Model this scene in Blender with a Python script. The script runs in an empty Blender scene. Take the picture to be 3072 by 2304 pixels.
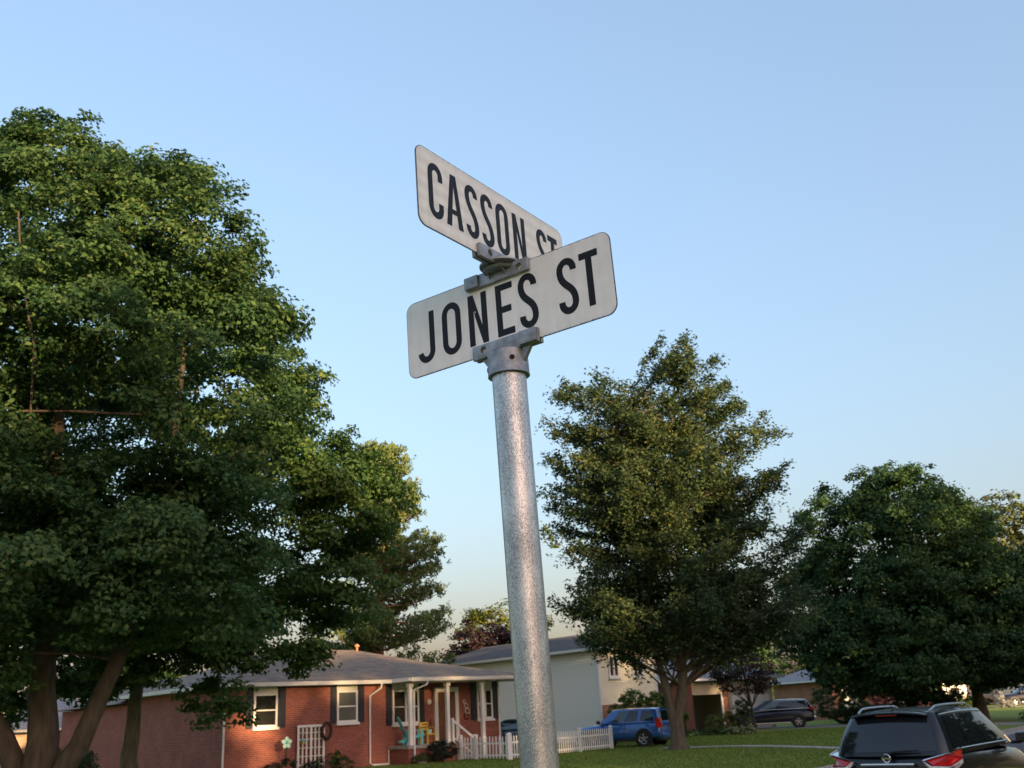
import bpy, bmesh, math, random
import numpy as np
from mathutils import Vector, Matrix, Euler

R = math.radians
scene = bpy.context.scene
C = scene.collection

# ------------------------------------------------------------------ camera
CAM_Z = 1.65
PITCH, ROLL = R(18.399), R(3.05)
cam_d = bpy.data.cameras.new('camera'); cam = bpy.data.objects.new('camera', cam_d); C.objects.link(cam)
fwd = Vector((0, math.cos(PITCH), math.sin(PITCH))); up0 = Vector((0, -math.sin(PITCH), math.cos(PITCH))); r0 = Vector((1, 0, 0))
rgt = r0 * math.cos(ROLL) - up0 * math.sin(ROLL)
upv = r0 * math.sin(ROLL) + up0 * math.cos(ROLL)
cam.matrix_world = Matrix(((rgt.x, upv.x, -fwd.x, 0), (rgt.y, upv.y, -fwd.y, 0), (rgt.z, upv.z, -fwd.z, CAM_Z), (0, 0, 0, 1)))
cam_d.lens = 35.0; cam_d.sensor_width = 36.0; cam_d.clip_start = 0.05; cam_d.clip_end = 3000
cam_d.dof.use_dof = True; cam_d.dof.focus_distance = 1.74; cam_d.dof.aperture_fstop = 19
scene.camera = cam

# ------------------------------------------------------------------ world, sun, exposure
SUN_TO = Vector((0.55, -0.835, 0)).normalized()          # compass direction towards the low evening sun (behind the camera)
SUN_EL = R(8.0)
world = bpy.data.worlds.new('World'); scene.world = world; world.use_nodes = True
wn = world.node_tree; wn.nodes.clear()
w_out = wn.nodes.new('ShaderNodeOutputWorld'); w_bg = wn.nodes.new('ShaderNodeBackground'); w_sky = wn.nodes.new('ShaderNodeTexSky')
w_sky.sky_type = 'NISHITA'; w_sky.sun_disc = False
w_sky.sun_elevation = SUN_EL; w_sky.sun_rotation = math.atan2(SUN_TO.x, SUN_TO.y)
w_sky.air_density = 1.4; w_sky.dust_density = 5.6; w_sky.ozone_density = 6.0; w_sky.altitude = 100
w_gam = wn.nodes.new('ShaderNodeGamma'); w_gam.inputs['Gamma'].default_value = .68      # the phone's soft tone curve, over the whole sky
w_tint = wn.nodes.new('ShaderNodeMix'); w_tint.data_type = 'RGBA'; w_tint.blend_type = 'MULTIPLY'; w_tint.inputs[0].default_value = 1
w_tint.inputs[7].default_value = (1.74, 1.185, .985, 1)
w_bg.inputs['Strength'].default_value = 0.15
wn.links.new(w_sky.outputs[0], w_gam.inputs[0]); wn.links.new(w_gam.outputs[0], w_tint.inputs[6]); wn.links.new(w_tint.outputs[2], w_bg.inputs[0]); wn.links.new(w_bg.outputs[0], w_out.inputs[0])
sun_d = bpy.data.lights.new('sun', 'SUN'); sun_d.energy = 3.2; sun_d.angle = R(0.5); sun_d.color = (1.0, 0.66, 0.34)
sun = bpy.data.objects.new('sun', sun_d); C.objects.link(sun)
sdir = Vector((SUN_TO.x * math.cos(SUN_EL), SUN_TO.y * math.cos(SUN_EL), math.sin(SUN_EL)))
sun.rotation_euler = sdir.to_track_quat('Z', 'Y').to_euler(); sun.location = (10, -10, 30)
scene.view_settings.view_transform = 'Standard'; scene.view_settings.look = 'None'
scene.view_settings.exposure = 2.2; scene.view_settings.gamma = 1.0; scene.view_settings.use_curve_mapping = False
scene.render.engine = 'CYCLES'
scene.cycles.use_denoising = True
scene.cycles.max_bounces = 6; scene.cycles.diffuse_bounces = 3; scene.cycles.transparent_max_bounces = 8

# ------------------------------------------------------------------ materials
def lin(h):
    h = h.lstrip('#'); v = [int(h[i:i+2], 16) / 255 for i in (0, 2, 4)]
    return tuple(((c + .055) / 1.055) ** 2.4 if c > .04045 else c / 12.92 for c in v)
MATS = {}
def pmat(name, col, rough=.6, metal=0.0, spec=.5, var=0.0, scale=8.0, bump=0.0, bscale=None, coat=0.0, detail=4.0, col2=None, stretch=None):
    m = bpy.data.materials.new(name); m.use_nodes = True; nt = m.node_tree; b = nt.nodes['Principled BSDF']
    b.inputs['Base Color'].default_value = (*col, 1); b.inputs['Roughness'].default_value = rough
    b.inputs['Metallic'].default_value = metal; b.inputs['Specular IOR Level'].default_value = spec
    b.inputs['Coat Weight'].default_value = coat; b.inputs['Coat Roughness'].default_value = .03
    if var or col2 or bump:
        tc = nt.nodes.new('ShaderNodeTexCoord'); vec = tc.outputs['Object']
        if stretch:
            mp = nt.nodes.new('ShaderNodeMapping'); mp.inputs['Scale'].default_value = stretch; nt.links.new(vec, mp.inputs[0]); vec = mp.outputs[0]
        nz = nt.nodes.new('ShaderNodeTexNoise'); nz.inputs['Scale'].default_value = scale; nz.inputs['Detail'].default_value = detail
        nt.links.new(vec, nz.inputs['Vector'])
        if var or col2:
            cr = nt.nodes.new('ShaderNodeValToRGB')
            cr.color_ramp.elements[0].position = .3; cr.color_ramp.elements[1].position = .72
            a = tuple(c * (1 - var) for c in col); bb = tuple(min(1, c * (1 + var)) for c in col) if col2 is None else col2
            cr.color_ramp.elements[0].color = (*a, 1); cr.color_ramp.elements[1].color = (*bb, 1)
            nt.links.new(nz.outputs['Fac'], cr.inputs[0]); nt.links.new(cr.outputs[0], b.inputs['Base Color'])
        if bump:
            n2 = nz
            if bscale:
                n2 = nt.nodes.new('ShaderNodeTexNoise'); n2.inputs['Scale'].default_value = bscale; n2.inputs['Detail'].default_value = 3
                nt.links.new(vec, n2.inputs['Vector'])
            bp = nt.nodes.new('ShaderNodeBump'); bp.inputs['Strength'].default_value = bump; bp.inputs['Distance'].default_value = .02
            nt.links.new(n2.outputs['Fac'], bp.inputs['Height']); nt.links.new(bp.outputs[0], b.inputs['Normal'])
    MATS[name] = m
    return m

def leafmat(name, dark, mid, light, trans=.3, rough=.5):
    m = bpy.data.materials.new(name); m.use_nodes = True; nt = m.node_tree; b = nt.nodes['Principled BSDF']
    at = nt.nodes.new('ShaderNodeAttribute'); at.attribute_name = 'tint'
    cr = nt.nodes.new('ShaderNodeValToRGB'); e = cr.color_ramp.elements
    e[0].position = 0; e[0].color = (*dark, 1); e[1].position = 1; e[1].color = (*light, 1)
    k = e.new(.6); k.color = (*mid, 1)
    nt.links.new(at.outputs['Fac'], cr.inputs[0]); nt.links.new(cr.outputs[0], b.inputs['Base Color'])
    b.inputs['Roughness'].default_value = rough; b.inputs['Specular IOR Level'].default_value = .2
    tr = nt.nodes.new('ShaderNodeBsdfTranslucent'); mx = nt.nodes.new('ShaderNodeMixShader'); mx.inputs[0].default_value = trans
    nt.links.new(cr.outputs[0], tr.inputs['Color'])
    out = nt.nodes['Material Output']
    nt.links.new(b.outputs[0], mx.inputs[1]); nt.links.new(tr.outputs[0], mx.inputs[2]); nt.links.new(mx.outputs[0], out.inputs[0])
    MATS[name] = m
    return m

def brickmat(name, c1, c2, mortar, scale=1.0):
    m = bpy.data.materials.new(name); m.use_nodes = True; nt = m.node_tree; b = nt.nodes['Principled BSDF']
    tc = nt.nodes.new('ShaderNodeTexCoord'); sp = nt.nodes.new('ShaderNodeSeparateXYZ'); cb = nt.nodes.new('ShaderNodeCombineXYZ'); ad = nt.nodes.new('ShaderNodeMath')
    nt.links.new(tc.outputs['Object'], sp.inputs[0]); nt.links.new(sp.outputs[0], ad.inputs[0]); nt.links.new(sp.outputs[1], ad.inputs[1])
    nt.links.new(ad.outputs[0], cb.inputs[0]); nt.links.new(sp.outputs[2], cb.inputs[1])
    bk = nt.nodes.new('ShaderNodeTexBrick'); bk.inputs['Scale'].default_value = 1.0
    bk.inputs['Brick Width'].default_value = .21 * scale; bk.inputs['Row Height'].default_value = .073 * scale
    bk.inputs['Mortar Size'].default_value = .009 * scale; bk.inputs['Mortar Smooth'].default_value = .3; bk.inputs['Bias'].default_value = 0
    bk.inputs['Color1'].default_value = (*c1, 1); bk.inputs['Color2'].default_value = (*c2, 1); bk.inputs['Mortar'].default_value = (*mortar, 1)
    nt.links.new(cb.outputs[0], bk.inputs[0])
    nz = nt.nodes.new('ShaderNodeTexNoise'); nz.inputs['Scale'].default_value = 1.3; nz.inputs['Detail'].default_value = 5
    nt.links.new(tc.outputs['Object'], nz.inputs['Vector'])
    mx = nt.nodes.new('ShaderNodeMix'); mx.data_type = 'RGBA'; mx.blend_type = 'MULTIPLY'; mx.inputs[0].default_value = .55
    cr = nt.nodes.new('ShaderNodeValToRGB'); cr.color_ramp.elements[0].color = (.62, .6, .6, 1); cr.color_ramp.elements[1].color = (1.15, 1.1, 1.05, 1)
    cr.color_ramp.elements[0].position = .3; cr.color_ramp.elements[1].position = .7
    nt.links.new(nz.outputs['Fac'], cr.inputs[0]); nt.links.new(bk.outputs['Color'], mx.inputs[6]); nt.links.new(cr.outputs[0], mx.inputs[7])
    nt.links.new(mx.outputs[2], b.inputs['Base Color']); b.inputs['Roughness'].default_value = .85
    bp = nt.nodes.new('ShaderNodeBump'); bp.inputs['Strength'].default_value = .6; bp.inputs['Distance'].default_value = .008; bp.invert = True
    nt.links.new(bk.outputs['Fac'], bp.inputs['Height']); nt.links.new(bp.outputs[0], b.inputs['Normal'])
    MATS[name] = m
    return m

def shinglemat(name, c, rowh=.14):
    m = bpy.data.materials.new(name); m.use_nodes = True; nt = m.node_tree; b = nt.nodes['Principled BSDF']
    tc = nt.nodes.new('ShaderNodeTexCoord'); sp = nt.nodes.new('ShaderNodeSeparateXYZ'); cb = nt.nodes.new('ShaderNodeCombineXYZ'); ad = nt.nodes.new('ShaderNodeMath'); mu = nt.nodes.new('ShaderNodeMath')
    nt.links.new(tc.outputs['Object'], sp.inputs[0]); nt.links.new(sp.outputs[0], ad.inputs[0]); nt.links.new(sp.outputs[1], ad.inputs[1])
    mu.operation = 'MULTIPLY'; mu.inputs[1].default_value = 3.1; nt.links.new(sp.outputs[2], mu.inputs[0])
    nt.links.new(ad.outputs[0], cb.inputs[0]); nt.links.new(mu.outputs[0], cb.inputs[1])
    bk = nt.nodes.new('ShaderNodeTexBrick'); bk.inputs['Scale'].default_value = 1
    bk.inputs['Brick Width'].default_value = .3; bk.inputs['Row Height'].default_value = rowh; bk.inputs['Mortar Size'].default_value = .008
    bk.inputs['Color1'].default_value = (*[x * 1.25 for x in c], 1); bk.inputs['Color2'].default_value = (*[x * .75 for x in c], 1); bk.inputs['Mortar'].default_value = (*[x * .55 for x in c], 1)
    nt.links.new(cb.outputs[0], bk.inputs[0])
    nz = nt.nodes.new('ShaderNodeTexNoise'); nz.inputs['Scale'].default_value = 30; nz.inputs['Detail'].default_value = 5; nt.links.new(tc.outputs['Object'], nz.inputs['Vector'])
    mx = nt.nodes.new('ShaderNodeMix'); mx.data_type = 'RGBA'; mx.blend_type = 'MULTIPLY'; mx.inputs[0].default_value = .8
    cr = nt.nodes.new('ShaderNodeValToRGB'); cr.color_ramp.elements[0].color = (.5, .5, .5, 1); cr.color_ramp.elements[1].color = (1.3, 1.28, 1.25, 1)
    cr.color_ramp.elements[0].position = .3; cr.color_ramp.elements[1].position = .7
    nt.links.new(nz.outputs['Fac'], cr.inputs[0]); nt.links.new(bk.outputs['Color'], mx.inputs[6]); nt.links.new(cr.outputs[0], mx.inputs[7])
    nt.links.new(mx.outputs[2], b.inputs['Base Color']); b.inputs['Roughness'].default_value = .9
    MATS[name] = m
    return m

def grassmat(name):
    m = bpy.data.materials.new(name); m.use_nodes = True; nt = m.node_tree; b = nt.nodes['Principled BSDF']
    tc = nt.nodes.new('ShaderNodeTexCoord')
    n1 = nt.nodes.new('ShaderNodeTexNoise'); n1.inputs['Scale'].default_value = .35; n1.inputs['Detail'].default_value = 6
    n2 = nt.nodes.new('ShaderNodeTexNoise'); n2.inputs['Scale'].default_value = 14; n2.inputs['Detail'].default_value = 6; n2.inputs['Roughness'].default_value = .7
    nt.links.new(tc.outputs['Object'], n1.inputs['Vector']); nt.links.new(tc.outputs['Object'], n2.inputs['Vector'])
    c1 = nt.nodes.new('ShaderNodeValToRGB'); c1.color_ramp.elements[0].position = .32; c1.color_ramp.elements[1].position = .74
    c1.color_ramp.elements[0].color = (.145, .20, .034, 1); c1.color_ramp.elements[1].color = (.225, .28, .055, 1)
    c2 = nt.nodes.new('ShaderNodeValToRGB'); c2.color_ramp.elements[0].position = .3; c2.color_ramp.elements[1].position = .72
    c2.color_ramp.elements[0].color = (.62, .66, .6, 1); c2.color_ramp.elements[1].color = (1.3, 1.25, 1.2, 1)
    mx = nt.nodes.new('ShaderNodeMix'); mx.data_type = 'RGBA'; mx.blend_type = 'MULTIPLY'; mx.inputs[0].default_value = 1
    nt.links.new(n1.outputs['Fac'], c1.inputs[0]); nt.links.new(n2.outputs['Fac'], c2.inputs[0])
    nt.links.new(c1.outputs[0], mx.inputs[6]); nt.links.new(c2.outputs[0], mx.inputs[7]); nt.links.new(mx.outputs[2], b.inputs['Base Color'])
    b.inputs['Roughness'].default_value = .9; b.inputs['Specular IOR Level'].default_value = .2
    bp = nt.nodes.new('ShaderNodeBump'); bp.inputs['Strength'].default_value = .8; bp.inputs['Distance'].default_value = .05
    nt.links.new(n2.outputs['Fac'], bp.inputs['Height']); nt.links.new(bp.outputs[0], b.inputs['Normal'])
    MATS[name] = m
    return m

def galvmat(name):
    # hot-dip galvanised steel: pale zinc with fine dark worm-like flecks
    m = bpy.data.materials.new(name); m.use_nodes = True; nt = m.node_tree; b = nt.nodes['Principled BSDF']
    tc = nt.nodes.new('ShaderNodeTexCoord'); mp = nt.nodes.new('ShaderNodeMapping'); mp.inputs['Scale'].default_value = (1, 1, .55)
    nt.links.new(tc.outputs['Object'], mp.inputs[0])
    n1 = nt.nodes.new('ShaderNodeTexNoise'); n1.inputs['Scale'].default_value = 640; n1.inputs['Detail'].default_value = 3; n1.inputs['Distortion'].default_value = 1.2
    n2 = nt.nodes.new('ShaderNodeTexNoise'); n2.inputs['Scale'].default_value = 26; n2.inputs['Detail'].default_value = 5
    nt.links.new(mp.outputs[0], n1.inputs['Vector']); nt.links.new(mp.outputs[0], n2.inputs['Vector'])
    ad = nt.nodes.new('ShaderNodeMath'); ad.operation = 'MULTIPLY_ADD'; ad.inputs[1].default_value = .42; nt.links.new(n2.outputs['Fac'], ad.inputs[0]); nt.links.new(n1.outputs['Fac'], ad.inputs[2])
    cr = nt.nodes.new('ShaderNodeValToRGB'); e = cr.color_ramp.elements
    e[0].position = .58; e[0].color = (.29, .30, .305, 1); e[1].position = .80; e[1].color = (.66, .68, .67, 1)
    nt.links.new(ad.outputs[0], cr.inputs[0]); nt.links.new(cr.outputs[0], b.inputs['Base Color'])
    rr = nt.nodes.new('ShaderNodeMapRange'); rr.inputs['To Min'].default_value = .58; rr.inputs['To Max'].default_value = .38
    rr.inputs['From Min'].default_value = .5; rr.inputs['From Max'].default_value = .75
    nt.links.new(ad.outputs[0], rr.inputs['Value']); nt.links.new(rr.outputs[0], b.inputs['Roughness'])
    b.inputs['Metallic'].default_value = .95
    bp = nt.nodes.new('ShaderNodeBump'); bp.inputs['Strength'].default_value = .2; bp.inputs['Distance'].default_value = .0008
    nt.links.new(n1.outputs['Fac'], bp.inputs['Height']); nt.links.new(bp.outputs[0], b.inputs['Normal'])
    MATS[name] = m
    return m

def sheetmat(name, col, band):
    # retro-reflective sheeting: fine diagonal cell pattern, faint bands, dirt towards the cut edge is wear
    m = bpy.data.materials.new(name); m.use_nodes = True; nt = m.node_tree; b = nt.nodes['Principled BSDF']
    tc = nt.nodes.new('ShaderNodeTexCoord')
    wv = nt.nodes.new('ShaderNodeTexWave'); wv.inputs['Scale'].default_value = 130; wv.inputs['Distortion'].default_value = 1.2; wv.bands_direction = 'DIAGONAL'
    nt.links.new(tc.outputs['Object'], wv.inputs['Vector'])
    w2 = nt.nodes.new('ShaderNodeTexWave'); w2.bands_direction = 'Z'; w2.inputs['Scale'].default_value = 13; w2.inputs['Distortion'].default_value = .6; w2.inputs['Detail'].default_value = 2
    nt.links.new(tc.outputs['Object'], w2.inputs['Vector'])
    nz = nt.nodes.new('ShaderNodeTexNoise'); nz.inputs['Scale'].default_value = 35; nz.inputs['Detail'].default_value = 6; nt.links.new(tc.outputs['Object'], nz.inputs['Vector'])
    def scaled(out, lo, hi):
        r = nt.nodes.new('ShaderNodeMapRange'); r.inputs['To Min'].default_value = lo; r.inputs['To Max'].default_value = hi; nt.links.new(out, r.inputs['Value']); return r.outputs[0]
    a = scaled(wv.outputs['Fac'], .94, 1.03); c = scaled(w2.outputs['Fac'], 1 - band, 1 + band * .3); d = scaled(nz.outputs['Fac'], .84, 1.10)
    m1 = nt.nodes.new('ShaderNodeMath'); m1.operation = 'MULTIPLY'; nt.links.new(a, m1.inputs[0]); nt.links.new(c, m1.inputs[1])
    mp = nt.nodes.new('ShaderNodeMapping'); mp.inputs['Scale'].default_value = (70, 70, 5); nt.links.new(tc.outputs['Object'], mp.inputs[0])
    n3 = nt.nodes.new('ShaderNodeTexNoise'); n3.inputs['Scale'].default_value = 1; n3.inputs['Detail'].default_value = 4; nt.links.new(mp.outputs[0], n3.inputs['Vector'])
    st = scaled(n3.outputs['Fac'], .86, 1.10)                     # rain-washed dirt streaks
    m0 = nt.nodes.new('ShaderNodeMath'); m0.operation = 'MULTIPLY'; nt.links.new(d, m0.inputs[0]); nt.links.new(st, m0.inputs[1])
    m2 = nt.nodes.new('ShaderNodeMath'); m2.operation = 'MULTIPLY'; nt.links.new(m1.outputs[0], m2.inputs[0]); nt.links.new(m0.outputs[0], m2.inputs[1])
    mx = nt.nodes.new('ShaderNodeMix'); mx.data_type = 'RGBA'; mx.blend_type = 'MULTIPLY'; mx.inputs[0].default_value = 1; mx.inputs[6].default_value = (*col, 1)
    nt.links.new(m2.outputs[0], mx.inputs[7]); nt.links.new(mx.outputs[2], b.inputs['Base Color'])
    b.inputs['Roughness'].default_value = .42; b.inputs['Specular IOR Level'].default_value = .4
    MATS[name] = m
    return m

grassmat('grass')
galvmat('galvanised')
pmat('cast_zinc', (.30, .31, .32), .5, .7, .5, var=.28, scale=55, bump=.12, bscale=160)
sheetmat('sheeting', (.90, .89, .85), .01); sheetmat('sheeting_banded', (.88, .87, .81), .08)
pmat('sign_edge', (.16, .17, .19), .55, .5, var=.5, scale=220)
pmat('vinyl_black', (.008, .009, .013), .5, spec=.25, var=.35, scale=300)
pmat('rust', (.10, .035, .018), .9, var=.5, scale=400)
pmat('hole_black', (.006, .006, .006), .9)
pmat('asphalt', (.085, .085, .09), .9, var=.25, scale=40, bump=.3)
pmat('concrete', (.34, .31, .27), .9, var=.18, scale=6, bump=.1)
brickmat('brick_red', (.35, .092, .058), (.24, .062, .042), (.33, .20, .16))
brickmat('brick_dark', (.21, .07, .05), (.16, .05, .036), (.2, .14, .11))
brickmat('brick_orange', (.42, .17, .09), (.35, .13, .07), (.4, .3, .22))
brickmat('brick_tan', (.5, .33, .24), (.45, .29, .2), (.5, .4, .33))
shinglemat('shingle_brown', (.215, .168, .125)); shinglemat('shingle_dark', (.085, .078, .075)); shinglemat('shingle_grey', (.26, .26, .27))
pmat('paint_white', (.74, .73, .69), .5, var=.05, scale=5)
pmat('paint_trim', (.66, .64, .57), .5, var=.06, scale=5)
pmat('soffit', (.42, .39, .33), .7, var=.05)
pmat('vinyl_fence', (.80, .80, .78), .4)
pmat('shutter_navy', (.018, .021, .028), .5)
pmat('siding_grey', (.84, .78, .66), .6); pmat('siding_cream', (.76, .72, .54), .6)
pmat('siding_tan', (.5, .43, .30), .6); pmat('siding_pale', (.78, .74, .66), .6); pmat('siding_peach', (.78, .58, .44), .7)
pmat('glass_dark', (.012, .015, .014), .04, spec=.6); pmat('glass_blind', (.10, .11, .10), .08, spec=.5, var=.1)
pmat('curtain', (.55, .52, .48), .9)
pmat('door_wood', (.16, .065, .03), .5, var=.3, scale=6, stretch=(6, 6, .6))
pmat('teal_paint', (.10, .52, .50), .5); pmat('mint_paint', (.42, .72, .64), .4); pmat('yellow_paint', (.74, .50, .06), .5)
pmat('terracotta', (.5, .2, .1), .8); pmat('vine_brown', (.05, .025, .018), .9, var=.4, scale=20)
pmat('bark_grey', (.070, .056, .042), .95, var=.4, scale=9, bump=.8, bscale=14, stretch=(1, 1, .25))
pmat('bark_pale', (.14, .125, .095), .95, var=.35, scale=9, bump=.7, bscale=14, stretch=(1, 1, .3))
pmat('bark_elm', (.095, .078, .055), .95, var=.35, scale=8, bump=.8, bscale=12, stretch=(1, 1, .2))
pmat('bark_pine', (.26, .12, .06), .95, var=.4, scale=8, bump=.6)
pmat('bark_dark', (.03, .025, .022), .95, var=.3)
leafmat('leaf_maple', (0.035, 0.081, 0.030), (0.069, 0.144, 0.048), (0.151, 0.207, 0.061), .45)
leafmat('leaf_maple_b', (0.036, 0.084, 0.026), (0.070, 0.144, 0.041), (0.138, 0.198, 0.048), .45)
leafmat('leaf_elm', (0.038, 0.073, 0.035), (0.076, 0.121, 0.053), (0.158, 0.188, 0.065), .40)
leafmat('leaf_round', (0.023, 0.060, 0.021), (0.046, 0.101, 0.032), (0.078, 0.138, 0.041), .40)
leafmat('leaf_pine', (0.056, 0.095, 0.030), (0.109, 0.159, 0.048), (0.211, 0.243, 0.068), .15)
leafmat('leaf_purple', (.020, .012, .014), (.045, .026, .028), (.085, .05, .045), .2)
leafmat('leaf_lime', (.09, .12, .02), (.17, .20, .035), (.26, .27, .06), .35)
leafmat('leaf_gold', (.07, .095, .034), (.14, .170, .060), (.22, .25, .09), .3)
leafmat('leaf_bush', (.030, .058, .016), (.062, .10, .026), (.12, .16, .04), .3)
leafmat('leaf_bright', (0.056, 0.111, 0.022), (0.125, 0.202, 0.036), (0.250, 0.312, 0.060), .3)
leafmat('leaf_hosta', (.12, .17, .06), (.25, .29, .13), (.5, .5, .32), .3)
leafmat('leaf_dark', (.012, .02, .012), (.025, .035, .02), (.045, .055, .03), .2)
leafmat('leaf_grass', (0.092, 0.144, 0.025), (0.149, 0.222, 0.037), (0.276, 0.300, 0.069), .3)
leafmat('leaf_white', (.22, .24, .22), (.38, .38, .38), (.5, .5, .5), .2)
leafmat('leaf_red', (.10, .02, .02), (.2, .04, .04), (.3, .08, .07), .2)
pmat('car_black', (.005, .006, .008), .25, spec=.3, coat=.55)
pmat('car_navy', (.006, .008, .018), .28, spec=.3, coat=.5)
pmat('car_blue', (.016, .11, .38), .28, metal=.25, coat=1.0)
pmat('car_glass', (.010, .013, .016), .03, spec=.7); pmat('car_glass_grey', (.05, .075, .08), .05, spec=.8)
pmat('chrome', (.62, .63, .65), .12, 1.0); pmat('rail_silver', (.62, .64, .68), .32, .9)
pmat('black_plastic', (.012, .012, .013), .5); pmat('tyre', (.015, .015, .015), .8)
pmat('alloy', (.5, .5, .52), .35, .8)
pmat('lamp_red', (.55, .010, .014), .12, spec=.6, coat=.6, var=.35, scale=14); pmat('lamp_clear', (.62, .60, .58), .15, spec=.6, coat=.6, var=.3, scale=30)
pmat('amber', (.8, .35, .05), .3)

# ------------------------------------------------------------------ mesh helpers
class MB:
    def __init__(s): s.v = []; s.f = []
    def add(s, vs, fs):
        o = len(s.v); s.v += [tuple(p) for p in vs]; s.f += [tuple(i + o for i in f) for f in fs]; return s
    def box(s, c, d, rz=0, ry=0, rx=0):
        x, y, z = d[0] / 2, d[1] / 2, d[2] / 2
        M = Euler((rx, ry, rz)).to_matrix(); c = Vector(c)
        vs = [M @ Vector(p) + c for p in ((-x, -y, -z), (x, -y, -z), (x, y, -z), (-x, y, -z), (-x, -y, z), (x, -y, z), (x, y, z), (-x, y, z))]
        return s.add(vs, [(0, 3, 2, 1), (4, 5, 6, 7), (0, 1, 5, 4), (1, 2, 6, 5), (2, 3, 7, 6), (3, 0, 4, 7)])
    def span(s, x0, x1, y0, y1, z0, z1):
        return s.box(((x0 + x1) / 2, (y0 + y1) / 2, (z0 + z1) / 2), (x1 - x0, y1 - y0, z1 - z0))
    def prism(s, poly, y0, y1):            # poly in xz, extruded along y
        n = len(poly); vs = [(p[0], y0, p[1]) for p in poly] + [(p[0], y1, p[1]) for p in poly]
        return s.add(vs, [tuple(range(n)), tuple(range(2 * n - 1, n - 1, -1))] + [(i, i + n, (i + 1) % n + n, (i + 1) % n) for i in range(n)])
    def tube(s, pts, rad, n=8, cap=True):
        pts = [Vector(p) for p in pts]
        if not isinstance(rad, (list, tuple)): rad = [rad] * len(pts)
        vs = []; prev = None
        for i, p in enumerate(pts):
            t = (pts[min(i + 1, len(pts) - 1)] - pts[max(i - 1, 0)]).normalized()
            if prev is None: a = t.orthogonal().normalized()
            else:
                a = prev - t * prev.dot(t)
                a = a.normalized() if a.length > 1e-5 else t.orthogonal().normalized()
            prev = a; b = t.cross(a)
            for k in range(n):
                th = 2 * math.pi * k / n; vs.append(p + (a * math.cos(th) + b * math.sin(th)) * rad[i])
        fs = [(i * n + k, i * n + (k + 1) % n, (i + 1) * n + (k + 1) % n, (i + 1) * n + k) for i in range(len(pts) - 1) for k in range(n)]
        if cap: fs += [tuple(range(n - 1, -1, -1)), tuple(range((len(pts) - 1) * n, len(pts) * n))]
        return s.add(vs, fs)
    def lathe(s, prof, c=(0, 0, 0), n=24, axis='z'):
        vs = []
        for r, h in prof:
            for k in range(n):
                th = 2 * math.pi * k / n; a, b = r * math.cos(th), r * math.sin(th)
                p = (a, b, h) if axis == 'z' else ((a, h, b) if axis == 'y' else (h, a, b))
                vs.append((p[0] + c[0], p[1] + c[1], p[2] + c[2]))
        fs = [(i * n + k, i * n + (k + 1) % n, (i + 1) * n + (k + 1) % n, (i + 1) * n + k) for i in range(len(prof) - 1) for k in range(n)]
        return s.add(vs, fs)
    def grid(s, fn, u0, u1, v0, v1, nu, nv):
        vs = [fn(u0 + (u1 - u0) * i / nu, v0 + (v1 - v0) * j / nv) for j in range(nv + 1) for i in range(nu + 1)]
        return s.add(vs, [(j * (nu + 1) + i, j * (nu + 1) + i + 1, (j + 1) * (nu + 1) + i + 1, (j + 1) * (nu + 1) + i) for j in range(nv) for i in range(nu)])
    def mesh(s, name, mat=None):
        me = bpy.data.meshes.new(name); me.from_pydata(s.v, [], s.f); me.update()
        if mat: me.materials.append(MATS[mat])
        return me
    def build(s, name, mat, parent=None, smooth=False, bevel=0.0, subsurf=0, angle=35, fix=True):
        me = s.mesh(name, mat)
        if fix:
            bm = bmesh.new(); bm.from_mesh(me); bmesh.ops.recalc_face_normals(bm, faces=bm.faces)
            if bevel: bmesh.ops.bevel(bm, geom=[e for e in bm.edges if len(e.link_faces) == 2 and e.calc_face_angle(0) > .5], offset=bevel, segments=2, profile=.6, affect='EDGES')
            bm.to_mesh(me); bm.free()
        if smooth:
            me.polygons.foreach_set('use_smooth', [True] * len(me.polygons))
            if not subsurf: me.set_sharp_from_angle(angle=R(angle))
        return link(name, me, parent, subsurf)

def link(name, me, parent=None, subsurf=0):
    o = bpy.data.objects.new(name, me); C.objects.link(o)
    if parent: o.parent = parent
    if subsurf:
        md = o.modifiers.new('sub', 'SUBSURF'); md.levels = subsurf; md.render_levels = subsurf
    return o
def tag(o, label, cat, group=None, kind=None):
    o['label'] = label
    if cat: o['category'] = cat
    if group: o['group'] = group
    if kind: o['kind'] = kind
    return o
def thing(name, label, cat, loc=(0, 0, 0), rz=0, group=None):
    o = bpy.data.objects.new(name, None); C.objects.link(o); o.location = loc; o.rotation_euler = (0, 0, rz); o.empty_display_size = .2
    return tag(o, label, cat, group)
def structure(o): o['kind'] = 'structure'; return o

# ------------------------------------------------------------------ street axes and terrain
KP = Vector((0, 1.65, 0))
CU = Vector((.578, .816, 0)); JV = Vector((-.816, .578, 0))     # along the street past the parked car / along the cross street
def uv_of(x, y): return x * CU.x + (y - 1.65) * CU.y, x * JV.x + (y - 1.65) * JV.y
def at_uv(u, v, z=0): p = KP + CU * u + JV * v; return (p.x, p.y, z)
CAS0, CAS1 = 1.4, 10.05        # v range of the long street
JON0, JON1 = 1.2, 9.2          # u range of the cross street
def sstep(t): t = min(1, max(0, t)); return t * t * (3 - 2 * t)
def ground_z(x, y):
    u, v = uv_of(x, y)
    if CAS0 < v < CAS1 or JON0 < u < JON1: return -.40
    d = min(v - CAS1 if v >= CAS1 else CAS0 - v, u - JON1 if u >= JON1 else (JON0 - u))
    d = max(0, d)
    far = sstep((d - .6) / 7)
    return -.235 + .235 * far if v >= CAS1 else -.235 + .1 * far

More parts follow.
